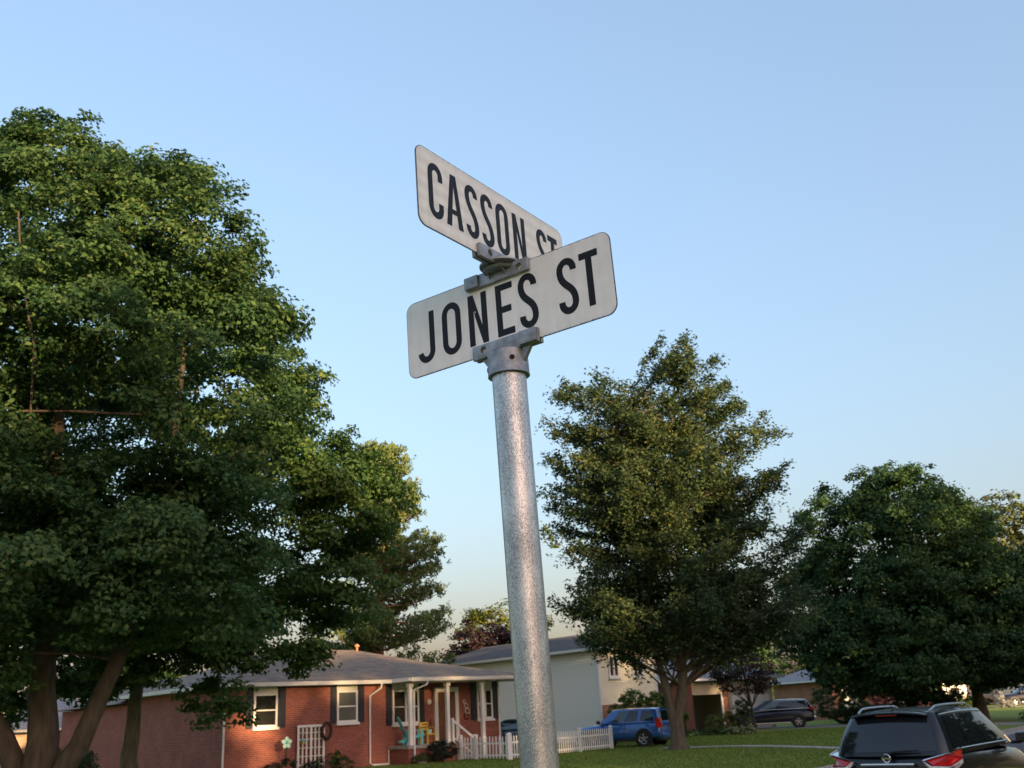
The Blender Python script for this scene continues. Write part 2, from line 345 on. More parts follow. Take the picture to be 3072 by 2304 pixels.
def build_ground():
    # one sheet in street coordinates, rows packed where the kerbs are
    us = [-900, -300, -120, -60, -30, -15, -8, -4, -2, 0, .6, 1.05, 1.06, 9.34, 9.35, 10, 11, 12, 13, 14, 15, 16, 17, 18, 20, 24, 30, 36, 42, 50, 60, 70, 80, 95, 120, 170, 260, 500, 1500]
    vs_ = [-1500, -500, -200, -100, -60, -30, -15, -8, -4, -2, 0, .6, 1.25, 1.26, 10.19, 10.2, 11, 12, 13, 14, 15, 16, 17, 18, 20, 24, 30, 36, 44, 54, 66, 80, 120, 200, 400, 1500]
    b = MB(); v = []
    for vv in vs_:
        for uu in us:
            p = at_uv(uu, vv); z = ground_z(p[0], p[1])
            if 1.25 < vv < 10.2 and not 1.06 <= uu <= 9.34: z = -.40 if 1.255 < vv < 10.195 else z
            v.append((p[0], p[1], z))
    n = len(us)
    b.add(v, [(j * n + i, j * n + i + 1, (j + 1) * n + i + 1, (j + 1) * n + i) for j in range(len(vs_) - 1) for i in range(n - 1)])
    return structure(b.build('ground', 'grass', smooth=True, angle=60))
build_ground()['label'] = 'mown green lawns around the houses and streets'

def strip(pts_uv, z, name, mat, thick=0.0):
    b = MB(); P = [at_uv(u, v, z) for u, v in pts_uv]; b.add(P, [tuple(range(len(P)))]) if not thick else None
    if thick:
        n = len(P); Q = [(p[0], p[1], p[2] - thick) for p in P]
        b.add(P + Q, [tuple(range(n)), tuple(range(2 * n - 1, n - 1, -1))] + [(i, i + n, (i + 1) % n + n, (i + 1) % n) for i in range(n)])
    return structure(b.build(name, mat))
strip([(-400, CAS0), (900, CAS0), (900, CAS1), (-400, CAS1)], -.35, 'road', 'asphalt')['label'] = 'grey asphalt street running past the parked black car'
strip([(JON0, CAS1 + .01), (JON1, CAS1 + .01), (JON1, 500), (JON0, 500)], -.346, 'road', 'asphalt')['label'] = 'grey asphalt cross street'
# kerb and gutter, real step
def kerb(u0, v0, u1, v1, w=.16):
    a, b_ = Vector(at_uv(u0, v0)), Vector(at_uv(u1, v1)); d = (b_ - a); L = d.length; c = (a + b_) / 2
    m = MB(); m.box((c.x, c.y, -.31), (L, w, .19), rz=math.atan2(d.y, d.x)); o = structure(m.build('kerb', 'concrete')); return o
kerb(JON1 + .2, CAS1 + .06, 260, CAS1 + .06)['label'] = 'pale concrete kerb along the far side of the street'
kerb(-60, CAS0 - .06, JON0 - .2, CAS0 - .06); kerb(JON1 + .2, CAS0 - .06, 260, CAS0 - .06); kerb(-60, CAS1 + .06, JON0 - .2, CAS1 + .06)
kerb(JON1 + .06, CAS1 + .2, JON1 + .06, 120); kerb(JON0 - .06, CAS1 + .2, JON0 - .06, 120)
# concrete gutter pan on the far side
strip([(JON1 + .2, CAS1 - .62), (260, CAS1 - .62), (260, CAS1 - .03), (JON1 + .2, CAS1 - .03)], -.343, 'gutter_pan', 'concrete')['label'] = 'concrete gutter beside the far kerb'

def slab_world(p, q, w, name, mat, label, dz=.03):
    """slab following the ground from p to q"""
    p, q = Vector((*p, 0)), Vector((*q, 0)); d = q - p; n = max(2, int(d.length / .8)); sd = Vector((-d.y, d.x, 0)).normalized() * w / 2; b = MB(); v = []
    for i in range(n + 1):
        c = p + d * (i / n)
        for k in (1, .33, -.33, -1):
            r_ = c + sd * k; v.append((r_.x, r_.y, ground_z(r_.x, r_.y) + dz))
    m = 4; N = len(v); v += [(x, y, z - .15) for x, y, z in v]
    fs = [(i * m + k, i * m + k + 1, (i + 1) * m + k + 1, (i + 1) * m + k) for i in range(n) for k in range(3)]
    fs += [(i * m, (i + 1) * m, (i + 1) * m + N, i * m + N) for i in range(n)] + [(i * m + 3, i * m + 3 + N, (i + 1) * m + 3 + N, (i + 1) * m + 3) for i in range(n)]
    b.add(v, fs); o = structure(b.build(name, mat)); o['label'] = label; return o
slab_world((5.6, 45.2), (13.6, 39.5), 1.0, 'path', 'concrete', 'narrow concrete walk crossing the lawn behind the elm')
slab_world((13.6, 71.0), (29.2, 58.6), 4.0, 'driveway', 'concrete', 'concrete driveway under the dark minivan')
slab_world((38, 108), (62, 98), 4.0, 'driveway', 'concrete', 'concrete driveway under the navy pickup')

# ------------------------------------------------------------------ street sign
def ribbon(pts, w):
    pts = [Vector((p[0], 0, p[1])) for p in pts]; L = []; Rr = []
    for i, p in enumerate(pts):
        t = (pts[min(i + 1, len(pts) - 1)] - pts[max(i - 1, 0)]).normalized(); n = Vector((-t.z, 0, t.x))
        L.append(p + n * w / 2); Rr.append(p - n * w / 2)
    return L, Rr
def arc(cx, cz, a, t0, t1, n=14, b=None):
    b = b or a
    return [(cx + a * math.cos(R(t0 + (t1 - t0) * i / n)), cz + b * math.sin(R(t0 + (t1 - t0) * i / n))) for i in range(n + 1)]
def glyph(ch, x0, x1, z0, z1, w):
    m = MB(); y = 0; cx = (x0 + x1) / 2; W = x1 - x0; H = z1 - z0; a = (W - w) / 2; b = a * 1.18
    def poly(P): m.add([(p[0], y, p[1]) for p in P], [tuple(range(len(P)))])
    def rib(P, closed=False):
        if closed: P = P + [P[0]]
        L, Q = ribbon(P, w)
        if closed:
            t = Vector((P[1][0] - P[-2][0], 0, P[1][1] - P[-2][1])).normalized(); n = Vector((-t.z, 0, t.x)); p = Vector((P[0][0], 0, P[0][1]))
            L[0] = L[-1] = p + n * w / 2; Q[0] = Q[-1] = p - n * w / 2
        k = len(P); m.add(L + Q, [(i, i + 1, k + i + 1, k + i) for i in range(k - 1)])
    zt, zb = z1 - w / 2 - b, z0 + w / 2 + b
    if ch == 'O': rib(arc(cx, zt, a, 0, 180, 20, b) + arc(cx, zb, a, 180, 360, 20, b), True)
    if ch == 'C': rib([(cx + a, zt - H * .09)] + arc(cx, zt, a, 0, 180, 20, b) + arc(cx, zb, a, 180, 360, 20, b) + [(cx + a, zb + H * .09)])
    if ch == 'J': rib([(x1 - w / 2, z1), (x1 - w / 2, (z1 + zb) / 2)] + arc(cx, zb, a, 360, 188, 20, b))
    if ch == 'S':
        p0, p3 = Vector((cx - a, 0, zt)), Vector((cx + a, 0, zb)); p1 = p0 - Vector((0, 0, H * .30)); p2 = p3 + Vector((0, 0, H * .30))
        bz = [((1 - t) ** 3 * p0 + 3 * (1 - t) ** 2 * t * p1 + 3 * (1 - t) * t * t * p2 + t ** 3 * p3) for t in [i / 16 for i in range(1, 16)]]
        rib(arc(cx, zt, a, -8, 180, 20, b) + [(q.x, q.z) for q in bz] + arc(cx, zb, a, 0, -188, 20, b))
    if ch == 'T':
        poly([(x0, z1), (x0, z1 - w), (cx - w / 2, z1 - w), (cx - w / 2, z0), (cx + w / 2, z0), (cx + w / 2, z1 - w), (x1, z1 - w), (x1, z1)])
    if ch == 'E':
        c = (z0 + z1) / 2; x2 = x1 - W * .12
        poly([(x0, z0), (x1, z0), (x1, z0 + w), (x0 + w, z0 + w), (x0 + w, c - w / 2), (x2, c - w / 2), (x2, c + w / 2), (x0 + w, c + w / 2), (x0 + w, z1 - w), (x1, z1 - w), (x1, z1), (x0, z1)])
    if ch == 'N':
        k = w * 1.0; hb = H * .36
        poly([(x0, z0), (x0 + k, z0), (x0 + k, z1 - hb), (x1 - k, z0), (x1, z0), (x1, z1), (x1 - k, z1), (x1 - k, z0 + hb), (x0 + k, z1), (x0, z1)])
    if ch == 'A':
        tw = w * .62; zi = z0 + H * .24
        def xl(z): return x0 + (cx - tw - x0) * (z - z0) / H
        def il(z): return x0 + w * 1.08 + (cx - x0 - w * 1.08) * (z - z0) / (H * .78)
        zi2 = zi + w * .8
        poly([(x0, z0), (x0 + w * 1.08, z0), (il(zi), zi), (il(zi2), zi2), (cx, z0 + H * .78), (cx, z1), (cx - tw, z1)])
        poly([(2 * cx - p[0], p[1]) for p in [(cx - tw, z1), (cx, z1), (cx, z0 + H * .78), (il(zi2), zi2), (il(zi), zi), (x0 + w * 1.08, z0), (x0, z0)]])
        poly([(il(zi), zi), (2 * cx - il(zi), zi), (2 * cx - il(zi2), zi2), (il(zi2), zi2)])
    return m

def rrect(w, h, r, n=6):
    P = []
    for cx, cz, t in ((w / 2 - r, h / 2 - r, 0), (-w / 2 + r, h / 2 - r, 90), (-w / 2 + r, -h / 2 + r, 180), (w / 2 - r, -h / 2 + r, 270)):
        P += [(cx + r * math.cos(R(t + 90 * i / n)), cz + r * math.sin(R(t + 90 * i / n))) for i in range(n + 1)]
    return P

def cut_holes(o, cutters):
    for cm in cutters:
        co = bpy.data.objects.new('cutter', cm); C.objects.link(co); co.parent = o.parent
        co.matrix_local = o.matrix_local.copy()
        md = o.modifiers.new('b', 'BOOLEAN'); md.object = co; md.operation = 'DIFFERENCE'; md.solver = 'EXACT'
        bpy.context.view_layer.update()
        me = bpy.data.meshes.new_from_object(o.evaluated_get(bpy.context.evaluated_depsgraph_get()))
        o.modifiers.clear(); o.data = me; bpy.data.objects.remove(co)

sign = thing('street_sign', 'galvanised steel post carrying two white crossed street name blades', 'street sign', (.0555, 1.65, -.22))
sign.rotation_euler = (0, R(-1.41), 0)
ZJ, ZC = 2.5615, 2.7237
YJ, YC = R(-35.1), R(55.6)
b = MB(); b.lathe([(.0001, 0), (.03015, 0), (.03015, ZJ - .092), (.0001, ZJ - .092)], n=48)
b.build('post', 'galvanised', sign, smooth=True)

def blade(z, yaw, sheet, word, label):
    core = MB(); core.prism(rrect(.4572, .1524, .019), -.0010, .0010)
    o = core.build('sign_blade', 'sign_edge', sign); o.location = (0, 0, z); o.rotation_euler = (0, 0, yaw); o['label'] = label
    for sgn in (-1, 1):
        f = MB(); P = rrect(.4572 - .0024, .1524 - .0024, .018); f.add([(p[0], sgn * .0013, p[1]) for p in P], [tuple(range(len(P)))]); f.build('sheeting', sheet, o)
    # nicked cut edge of the sheeting along the long sides
    rnd = random.Random(len(word)); f = MB()
    for side in (-1, 1):
        x = -.205
        while x < .205:
            if rnd.random() < .62:
                h = rnd.uniform(.0008, .0021); L = rnd.uniform(.0012, .0030); z0 = side * (.1524 / 2 - .0012)
                f.add([(x, -.00135, z0), (x + L, -.00135, z0), (x + L * .5, -.00135, z0 - side * h)], [(0, 1, 2)])
            x += rnd.uniform(.003, .0055)
    f.build('edge_wear', 'sign_edge', o)['kind'] = 'stuff'
    for ch, x0, x1, zb, zt in word:
        g = glyph(ch, x0 / 1000, x1 / 1000, zb / 1000, zt / 1000, .0126).build('letter', 'vinyl_black', o, fix=False); g.location = (0, -.0016, 0); g['label'] = 'black letter ' + ch
    return o
jb = blade(ZJ, YJ, 'sheeting', [('J', -203, -160.8, -53, 48), ('O', -142, -97.2, -53.5, 49.5), ('N', -79, -36, -51.5, 48), ('E', -15.5, 22.5, -51, 48.5), ('S', 34.4, 74.6, -52, 51.5), ('S', 117.6, 157.8, -51.5, 52.5), ('T', 164.5, 201.8, -50, 50.5)], 'white blade with black letters reading JONES ST')
sc_ = MB(); sc_.tube([(-.0640 + .0022 * math.cos(a / 3), -.0017, .011 + .0030 * math.sin(a / 3)) for a in range(0, 16)], .0006, 5); sc_.build('scuff', 'paint_white', jb)
blade(ZC, YC, 'sheeting_banded', [('C', -200, -160.5, -51.5, 54), ('A', -153.5, -107, -50, 53), ('S', -97.6, -60.5, -51, 54.5), ('S', -51.5, -14.5, -51, 54.5), ('O', -5.2, 34.5, -50.5, 54.5), ('N', 49, 90, -49, 51.5), ('S', 130, 167, -49, 52), ('T', 171.5, 206, -48.5, 50)], 'white banded blade with black letters reading CASSON ST')

def cyl(c, r, y0, y1, n=20):
    m = MB(); m.lathe([(.00001, y0), (r, y0), (r, y1), (.00001, y1)], c, n, 'y'); me = m.mesh('cut')
    bm = bmesh.new(); bm.from_mesh(me); bmesh.ops.remove_doubles(bm, verts=bm.verts, dist=1e-5); bmesh.ops.recalc_face_normals(bm, faces=bm.faces); bm.to_mesh(me); bm.free(); return me
def clamp_bar(parent, z, yaw, x0, x1, z0, z1, hole, thick_end, screw):
    # two jaws either side of the blade, joined past the blade edge; one end is a thicker block with the clamp screw
    m = MB()
    o_f = MB().span(x0, x1, -.0095, -.0017, z0, z1).build('clamp_jaw', 'cast_zinc', parent, bevel=.0025, smooth=True)
    o_b = MB().span(x0, x1, .0017, .0095, z0, z1).build('clamp_jaw', 'cast_zinc', parent, bevel=.0025, smooth=True)
    blk = MB().span(thick_end[0], thick_end[1], -.0145, -.0092, z0 + .001, z1 - .001).build('clamp_boss', 'cast_zinc', parent, bevel=.002, smooth=True)
    for o in (o_f, o_b, blk): o.location = (0, 0, z); o.rotation_euler = (0, 0, yaw)
    bpy.context.view_layer.update()
    cut_holes(o_f, [cyl((hole[0], 0, hole[1]), .0066, -.03, 0)])
    s_ = MB(); s_.lathe([(.0029, -.0150), (.0029, -.0135), (.00001, -.0132)], (screw[0], 0, screw[1]), 14, 'y'); so = s_.build('set_screw', 'hole_black', parent); so.location = (0, 0, z); so.rotation_euler = (0, 0, yaw)  # black cup stands in for the shade inside the screw hole
# post cap: clamp + round socket
cap = MB(); cap.lathe([(.0308, ZJ - .128), (.0371, ZJ - .128), (.0365, ZJ - .1265), (.0360, ZJ - .095), (.0355, ZJ - .086), (.0300, ZJ - .0815), (.0001, ZJ - .0815)], n=48)
cap_o = cap.build('post_cap', 'cast_zinc', sign, smooth=True)
clamp_bar(sign, ZJ, YJ, -.070, .073, -.0835, -.0565, (-.045, -.0675), (.036, .0715), (.041, -.0655))
for sx in (-1, 1):
    g = MB(); x = sx * .034
    g.add([(x, -.004, -.082), (x + sx * .020, -.004, -.082), (x, -.004, -.112), (x, .004, -.082), (x + sx * .020, .004, -.082), (x, .004, -.112)], [(0, 1, 2), (3, 5, 4), (0, 3, 4, 1), (1, 4, 5, 2), (2, 5, 3, 0)])
    go = g.build('gusset', 'cast_zinc', cap_o); go.location = (0, 0, ZJ); go.rotation_euler = (0, 0, YJ)
for ang, zz in ((R(-78), -.1045), (R(170), -.112)):
    s_ = MB(); s_.lathe([(.0046, .0345), (.0046, .0376), (.0034, .0376), (.0034, .0362), (.00001, .0360)], (0, 0, 0), 16, 'y')
    so = s_.build('set_screw', 'rust', cap_o, smooth=True); so.rotation_euler = (0, 0, ang - math.pi / 2); so.location = (0, 0, ZJ + zz)
    h = MB(); h.lathe([(.0033, .0366), (.00001, .0366)], (0, 0, 0), 14, 'y'); ho = h.build('socket_shade', 'hole_black', cap_o); ho.rotation_euler = so.rotation_euler; ho.location = so.location  # flat black disc stands in for the shade down the socket
# cross bracket between the blades
clamp_bar(sign, ZJ, YJ, -.0765, .0655, .0545, .0800, (.045, .0665), (-.0755, -.044), (-.055, .0660))
clamp_bar(sign, ZC, YC, -.0735, .0650, -.0835, -.0575, (-.043, -.0690), (.040, .064), (.052, -.0680))
hub = MB(); zj, zc = ZJ + .0755, ZC - .0790
hub.lathe([(.0001, zj - .004), (.030, zj - .004), (.0335, zj), (.024, zj + .004), (.022, (zj + zc) / 2), (.026, zc - .004), (.0385, zc), (.0385, zc + .003), (.0001, zc + .004)], n=40)
hub.build('cross_bracket', 'cast_zinc', sign, smooth=True)
for yaw, z, s0 in ((YJ, ZJ, 1), (YC, ZC, -1)):
    for x in (-.018, .016):
        g = MB(); zz = .0780 if s0 > 0 else -.0815
        g.add([(x - .002, -.0085, zz), (x + .002, -.0085, zz), (x + .002, -.026, zz + s0 * .0015), (x - .002, -.026, zz + s0 * .0015), (x - .001, -.0098, zz - s0 * .017), (x + .001, -.0098, zz - s0 * .017)], [(0, 1, 2, 3), (3, 2, 5, 4), (0, 3, 4), (1, 5, 2), (0, 4, 5, 1)])
        go = g.build('gusset', 'cast_zinc', sign); go.location = (0, 0, z); go.rotation_euler = (0, 0, yaw)

# ------------------------------------------------------------------ trees and plants
def leaf_object(name, mat, pos, nrm, size, rng, parent=None, aspect=.62, fold=.18, tint=None, kind=None):
    """one mesh of folded leaf blades: base, left, tip, right"""
    n = len(pos); nrm = nrm / np.maximum(1e-6, np.linalg.norm(nrm, axis=1, keepdims=True))
    t = rng.normal(size=(n, 3)); t -= (t * nrm).sum(1, keepdims=True) * nrm; t /= np.maximum(1e-6, np.linalg.norm(t, axis=1, keepdims=True))
    b = np.cross(nrm, t); s = size[:, None]
    v = np.empty((n, 4, 3), np.float32)
    v[:, 0] = pos - t * s * .5; v[:, 2] = pos + t * s * .5 - nrm * s * .10
    v[:, 1] = pos + b * s * aspect * .5 + nrm * s * fold; v[:, 3] = pos - b * s * aspect * .5 + nrm * s * fold
    me = bpy.data.meshes.new(name); me.vertices.add(n * 4); me.vertices.foreach_set('co', v.reshape(-1))
    me.loops.add(n * 4); me.loops.foreach_set('vertex_index', np.arange(n * 4, dtype=np.int32))
    me.polygons.add(n); me.polygons.foreach_set('loop_start', np.arange(0, n * 4, 4, dtype=np.int32))
    at = me.attributes.new('tint', 'FLOAT', 'FACE')
    if tint is None: tint = rng.beta(2, 2.2, n)
    at.data.foreach_set('value', np.clip(tint, 0, 1).astype(np.float32))
    me.materials.append(MATS[mat]); me.update(calc_edges=True); me.validate()
    o = link(name, me, parent)
    if kind: o['kind'] = kind
    return o

def sample_lobes(lobes, n, rng, inner=.55):
    L = np.array(lobes, float); w = (L[:, 3] * L[:, 4] + L[:, 4] * L[:, 5] + L[:, 3] * L[:, 5]); idx = rng.choice(len(L), n, p=w / w.sum())
    d = rng.normal(size=(n, 3)); d /= np.linalg.norm(d, axis=1, keepdims=True)
    r = inner + (1 - inner) * rng.random(n) ** .6
    p = L[idx, :3] + d * L[idx, 3:] * r[:, None]
    return p, d

def clump_centres(lobes, n_big, sub, big, rng, inner):
    """leaf sprays gathered into larger clumps, so that dark gaps stay between them"""
    c, o = sample_lobes(lobes, n_big, rng, inner)
    rb = big * rng.uniform(.6, 1.25, n_big)
    q = rng.normal(size=(n_big * sub, 3)); q /= np.linalg.norm(q, axis=1, keepdims=True); q *= (.35 + .65 * rng.random(len(q)) ** .6)[:, None]
    oo = np.repeat(o, sub, 0); d = (q * oo).sum(1, keepdims=True); q = np.where(d < -.2, q - 1.4 * d * oo, q)      # the clump faces outwards
    p = np.repeat(c, sub, 0) + q * np.repeat(rb, sub)[:, None] * np.array([1, 1, .62])
    p[:, 2] -= (q[:, 0] ** 2 + q[:, 1] ** 2) * np.repeat(rb, sub) * .25
    out = oo * .6 + q; out /= np.linalg.norm(out, axis=1, keepdims=True)
    return p, out

def cluster_leaves(cent, out, per, rad, rng, flat=.5, up=.7):
    k = len(cent); n = k * per
    c = np.repeat(cent, per, 0); o = np.repeat(out, per, 0)
    q = rng.normal(size=(n, 3)); q /= np.linalg.norm(q, axis=1, keepdims=True); q *= (rng.random(n) ** .5)[:, None]
    q[:, 2] = np.where(q[:, 2] < 0, q[:, 2] * .6, q[:, 2])
    rr = np.repeat(rad, per)[:, None]
    p = c + q * rr * np.array([1, 1, flat])
    p[:, 2] -= (q[:, 0] ** 2 + q[:, 1] ** 2) * rr[:, 0] * .28            # the rim of each spray droops
    nm = q * .5 + o * .55 + np.array([0, 0, up]) + rng.normal(size=(n, 3)) * .42
    return p, nm

def limb(mb, a, b, r0, r1, rnd, sag=.0, n=6, seg=6, wob=.06):
    a, b = Vector(a), Vector(b); L = (b - a).length; P = []; Rr = []
    for i in range(n + 1):
        t = i / n; p = a.lerp(b, t); w = math.sin(t * math.pi)
        p += Vector((rnd.uniform(-1, 1), rnd.uniform(-1, 1), rnd.uniform(-.5, .5))) * wob * L * .25 * w + Vector((0, 0, sag * L * w)); P.append(p); Rr.append(r0 + (r1 - r0) * t ** .8)
    mb.tube(P, Rr, seg); return P

def broad_tree(name, label, base, lobes, stems, n_clu, per, crad, leaf, mat, bark, seed, group=None, inner=.55, flat=.55, up=.7, n_limb=26, cat='tree', trunk_r=.3, big=None, sub=8):
    rng = np.random.default_rng(seed); rnd = random.Random(seed)
    t = thing(name, label, cat, base, 0, group); B = np.array(base)
    cent, out = clump_centres(lobes, n_clu // sub, sub, big, rng, inner) if big else sample_lobes(lobes, n_clu, rng, inner)
    zmin = min(l[2] - l[5] for l in lobes)
    rad = crad * rng.uniform(.65, 1.3, len(cent))
    pos, nm = cluster_leaves(cent - B, out, per, rad, rng, flat, up)
    ct = np.repeat(np.repeat(rng.normal(0, .11, len(cent) // sub), sub) if big else rng.normal(0, .10, len(cent)), per)
    size = leaf * rng.uniform(.6, 1.25, len(pos))
    leaf_object('crown', mat, pos, nm, size, rng, t, tint=rng.beta(2, 2.2, len(pos)) + ct)
    # stems: list of polylines with radii, world coordinates
    ends = []
    for k, (pts, r0_, r1_) in enumerate(stems):
        mb = MB(); P = [Vector(p) - Vector(base) for p in pts]
        fine = []
        for i in range(len(P) - 1):
            for j in range(4): fine.append(P[i].lerp(P[i + 1], j / 4) + Vector((rnd.uniform(-1, 1), rnd.uniform(-1, 1), 0)) * r0_ * .10)
        fine.append(P[-1]); m = len(fine)
        mb.tube(fine, [(r0_ + (r1_ - r0_) * (i / (m - 1))) * (1 + (.38 * max(0, 1 - i / 3) if (pts[0][2] <= base[2] + .3) else 0)) for i in range(m)], 12)
        mb.build('trunk' if k == 0 else 'stem', bark, t, smooth=True, angle=80); ends.append(fine)
    if n_limb:
        lb = MB(); pick = rng.choice(len(cent), min(n_limb, len(cent)), replace=False)
        for i in pick:
            f = ends[rnd.randrange(len(ends))]; q = f[max(len(f) // 2, rnd.randrange(len(f)))]; c = Vector(cent[i] - B)
            limb(lb, q, c, trunk_r * .34, .02, rnd, sag=.05)
        lb.build('branches', bark, t, smooth=True, angle=80)['kind'] = 'stuff'
    return t

# -- the big three-stemmed maple on the left
AL = [(-10.2, 21, 8.6, 5.0, 4.6, 4.6), (-10.7, 21.4, 12.9, 2.5, 2.6, 3.1), (-8.1, 21, 12.2, 2.0, 2.2, 2.4), (-6.8, 20.9, 9.4, 1.8, 2.2, 2.3), (-7.4, 19.8, 5.2, 2.1, 2.0, 2.0),
      (-12.3, 19.6, 4.8, 2.8, 2.4, 2.0), (-9.7, 18.0, 5.0, 2.5, 1.7, 1.8), (-13, 21, 10, 2.6, 3, 3), (-9.3, 18.6, 9.6, 2.2, 1.8, 2.2), (-10.9, 18.3, 3.9, 1.9, 1.3, 1.2), (-12.6, 18.4, 3.7, 1.6, 1.3, 1.1), (-8.3, 18.8, 3.8, 1.3, 1.2, 1.1), (-10.9, 21, 14.9, 1.1, 1.1, 1.2), (-10.8, 21, 15.3, .6, .6, .8), (-12.3, 19.8, 8.4, 2.4, 2.0, 2.4), (-11.0, 18.6, 7.6, 2.0, 1.6, 2.0), (-7.7, 21, 14.2, .6, .8, .8)]
broad_tree('maple_tree', 'huge dense maple with three leaning stems, tallest tree, cut by the left frame edge', (-9.75, 21, -.02), AL,
           [([(-9.75, 21, -.1), (-9.75, 21, 1.2), (-9.9, 21, 3), (-10.1, 21.2, 7), (-10.5, 21.3, 12)], .42, .06),
            ([(-9.55, 21, .6), (-9.0, 20.9, 1.5), (-8.3, 20.8, 3.1), (-7.5, 20.8, 6), (-7.3, 20.9, 10.5)], .26, .04),
            ([(-9.95, 21, .6), (-10.5, 20.9, 1.75), (-11.3, 20.8, 3), (-12.3, 20.8, 7)], .27, .05)],
           2900, 92, .50, .132, 'leaf_maple', 'bark_grey', 3, n_limb=12, trunk_r=.10, big=1.25, sub=10, inner=.55)
BL = [(-10.6, 30, 8.6, 5.3, 4.8, 4.8), (-9.4, 30, 12.6, 3.1, 3.0, 2.7), (-6.5, 29.7, 8.3, 2.3, 2.4, 2.9), (-8.1, 29, 4.7, 2.1, 2.1, 2.0), (-12.9, 29.0, 4.5, 2.8, 2.2, 1.9), (-14.2, 29.4, 3.9, 1.9, 1.6, 1.5), (-10.2, 27.2, 6.0, 2.6, 1.9, 2.2), (-8.1, 28.6, 3.2, 1.2, 1.1, .8), (-5.4, 29.6, 6.4, 1.5, 1.7, 2.3), (-9.6, 28.4, 3.7, 1.8, 1.3, 1.3), (-6.6, 29.3, 5.2, 1.2, 1.3, 1.2)]
broad_tree('maple_tree', 'maple with a single grey trunk standing in front of the brick house corner', (-11.43, 30, 0), BL,
           [([(-11.43, 30, -.1), (-11.42, 30, 1.5), (-11.3, 30, 3.5), (-10.6, 30, 8), (-10, 30, 12.5)], .27, .05)],
           2200, 76, .50, .155, 'leaf_maple_b', 'bark_pale', 5, n_limb=12, trunk_r=.10, big=1.25, sub=10, inner=.55)

# -- elm: layered sprays on radiating limbs
def spray_tree(name, label, base, lobes, trunk, fork, n_limb, leaf, mat, bark, seed, twigs=20, per=13, up=.9):
    rng = np.random.default_rng(seed); rnd = random.Random(seed); t = thing(name, label, 'tree', base); B = Vector(base)
    tp = [Vector(p) - B for p in trunk]; m = MB(); fine = []
    for i in range(len(tp) - 1):
        for j in range(5): fine.append(tp[i].lerp(tp[i + 1], j / 5) + Vector((rnd.uniform(-1, 1), rnd.uniform(-1, 1), 0)) * .035)
    fine.append(tp[-1]); k = len(fine)
    m.tube(fine, [max(.02, .33 * (1 - i / (k - 1)) ** .8 + (.17 * max(0, 1 - i / 2.0))) for i in range(k)], 12); m.build('trunk', bark, t, smooth=True, angle=80)
    f2 = []
    if fork:
        m = MB(); f2 = [Vector(p) - B for p in fork]; m.tube(f2, [.23 - .19 * i / (len(f2) - 1) for i in range(len(f2))], 10); m.build('stem', bark, t, smooth=True, angle=80)
    tg, out = sample_lobes(lobes, n_limb, rng, .38)
    lm = MB(); pos = []; nrm = []; tint = []
    for i in range(n_limb):
        e = Vector(tg[i]) - B; src = fine if (not f2 or rnd.random() < .7) else f2
        hd = math.hypot(e.x, e.y)
        zt = max(2.6, e.z - hd * rnd.uniform(.25, .75)); q = min(src, key=lambda p: abs(p.z - zt))
        P = limb(lm, q, e, max(.02, .02 + .009 * hd), .006, rnd, sag=.04, n=7, seg=5, wob=.10)
        ti = rnd.gauss(0, .13)
        L = (e - q).length; nt_ = int(twigs * (.5 + L / 7))
        for j in range(nt_):
            s = .30 + .70 * rnd.random() ** .8; f = s * 7; a = min(6, int(f)); p = P[a].lerp(P[a + 1], f - a); d = (P[a + 1] - P[a]).normalized()
            sd = d.cross(Vector((0, 0, 1)));
            if sd.length < .1: sd = Vector((1, 0, 0))
            sd.normalize(); sg = rnd.choice((-1, 1))
            dv = (d * rnd.uniform(.3, 1) + sd * sg * rnd.uniform(.3, 1.1) + Vector((0, 0, rnd.uniform(-.9, .6)))).normalized()
            tl = rnd.uniform(.45, 1.15) * (1.15 - .5 * s)
            for x in range(per):
                u = (x + rnd.random()) / per; pp = p + dv * tl * u + Vector((0, 0, -.22 * tl * u * u)) + Vector((rnd.gauss(0, .10), rnd.gauss(0, .10), rnd.gauss(0, .12)))
                pos.append(pp); nrm.append((rnd.gauss(0, .6), rnd.gauss(0, .6) - .25, up)); tint.append(ti)
    lm.build('branches', bark, t, smooth=True, angle=80)['kind'] = 'stuff'
    pos = np.array([tuple(p) for p in pos]); nrm = np.array(nrm); n = len(pos)
    leaf_object('crown', mat, pos, nrm, leaf * rng.uniform(.6, 1.3, n), rng, t, tint=rng.beta(2, 2.2, n) + np.array(tint), aspect=.6)
    return t
EL = [(6.5, 43, 9.2, 5.6, 5.2, 6.0), (3.8, 43, 13.7, 2.7, 2.6, 3.0), (7.4, 43, 15.0, 2.8, 2.7, 3.1), (9.4, 43, 12.3, 2.6, 2.5, 3.2), (6.4, 42.6, 5.7, 5.5, 4.6, 2.0), (2.4, 43, 9.8, 1.9, 2.2, 2.6), (10.7, 43, 5.6, 1.7, 2, 1.9), (10.3, 42.6, 7.8, 2.3, 2.3, 2.5), (6.8, 41.4, 8.5, 3.0, 2.0, 3.4), (2.2, 43, 5.5, 1.6, 2, 1.4), (7.6, 43, 17.2, .8, .9, .8), (3.2, 43, 15.8, .9, .9, 1.0)]
spray_tree('elm_tree', 'tall airy elm with olive leaves and forked trunk right of the sign post', (5.95, 43, 0), EL,
           [(5.95, 43, -.1), (6.0, 43, 1.1), (6.35, 43, 2.4), (6.6, 43, 5), (6.9, 43, 11), (7.5, 43, 17.3)], [(5.9, 43, .9), (5.72, 42.95, 2.2), (5.35, 42.9, 4), (4.7, 42.9, 8), (4.2, 43, 13)], 430, .165, 'leaf_elm', 'bark_elm', 11, twigs=27, per=15)

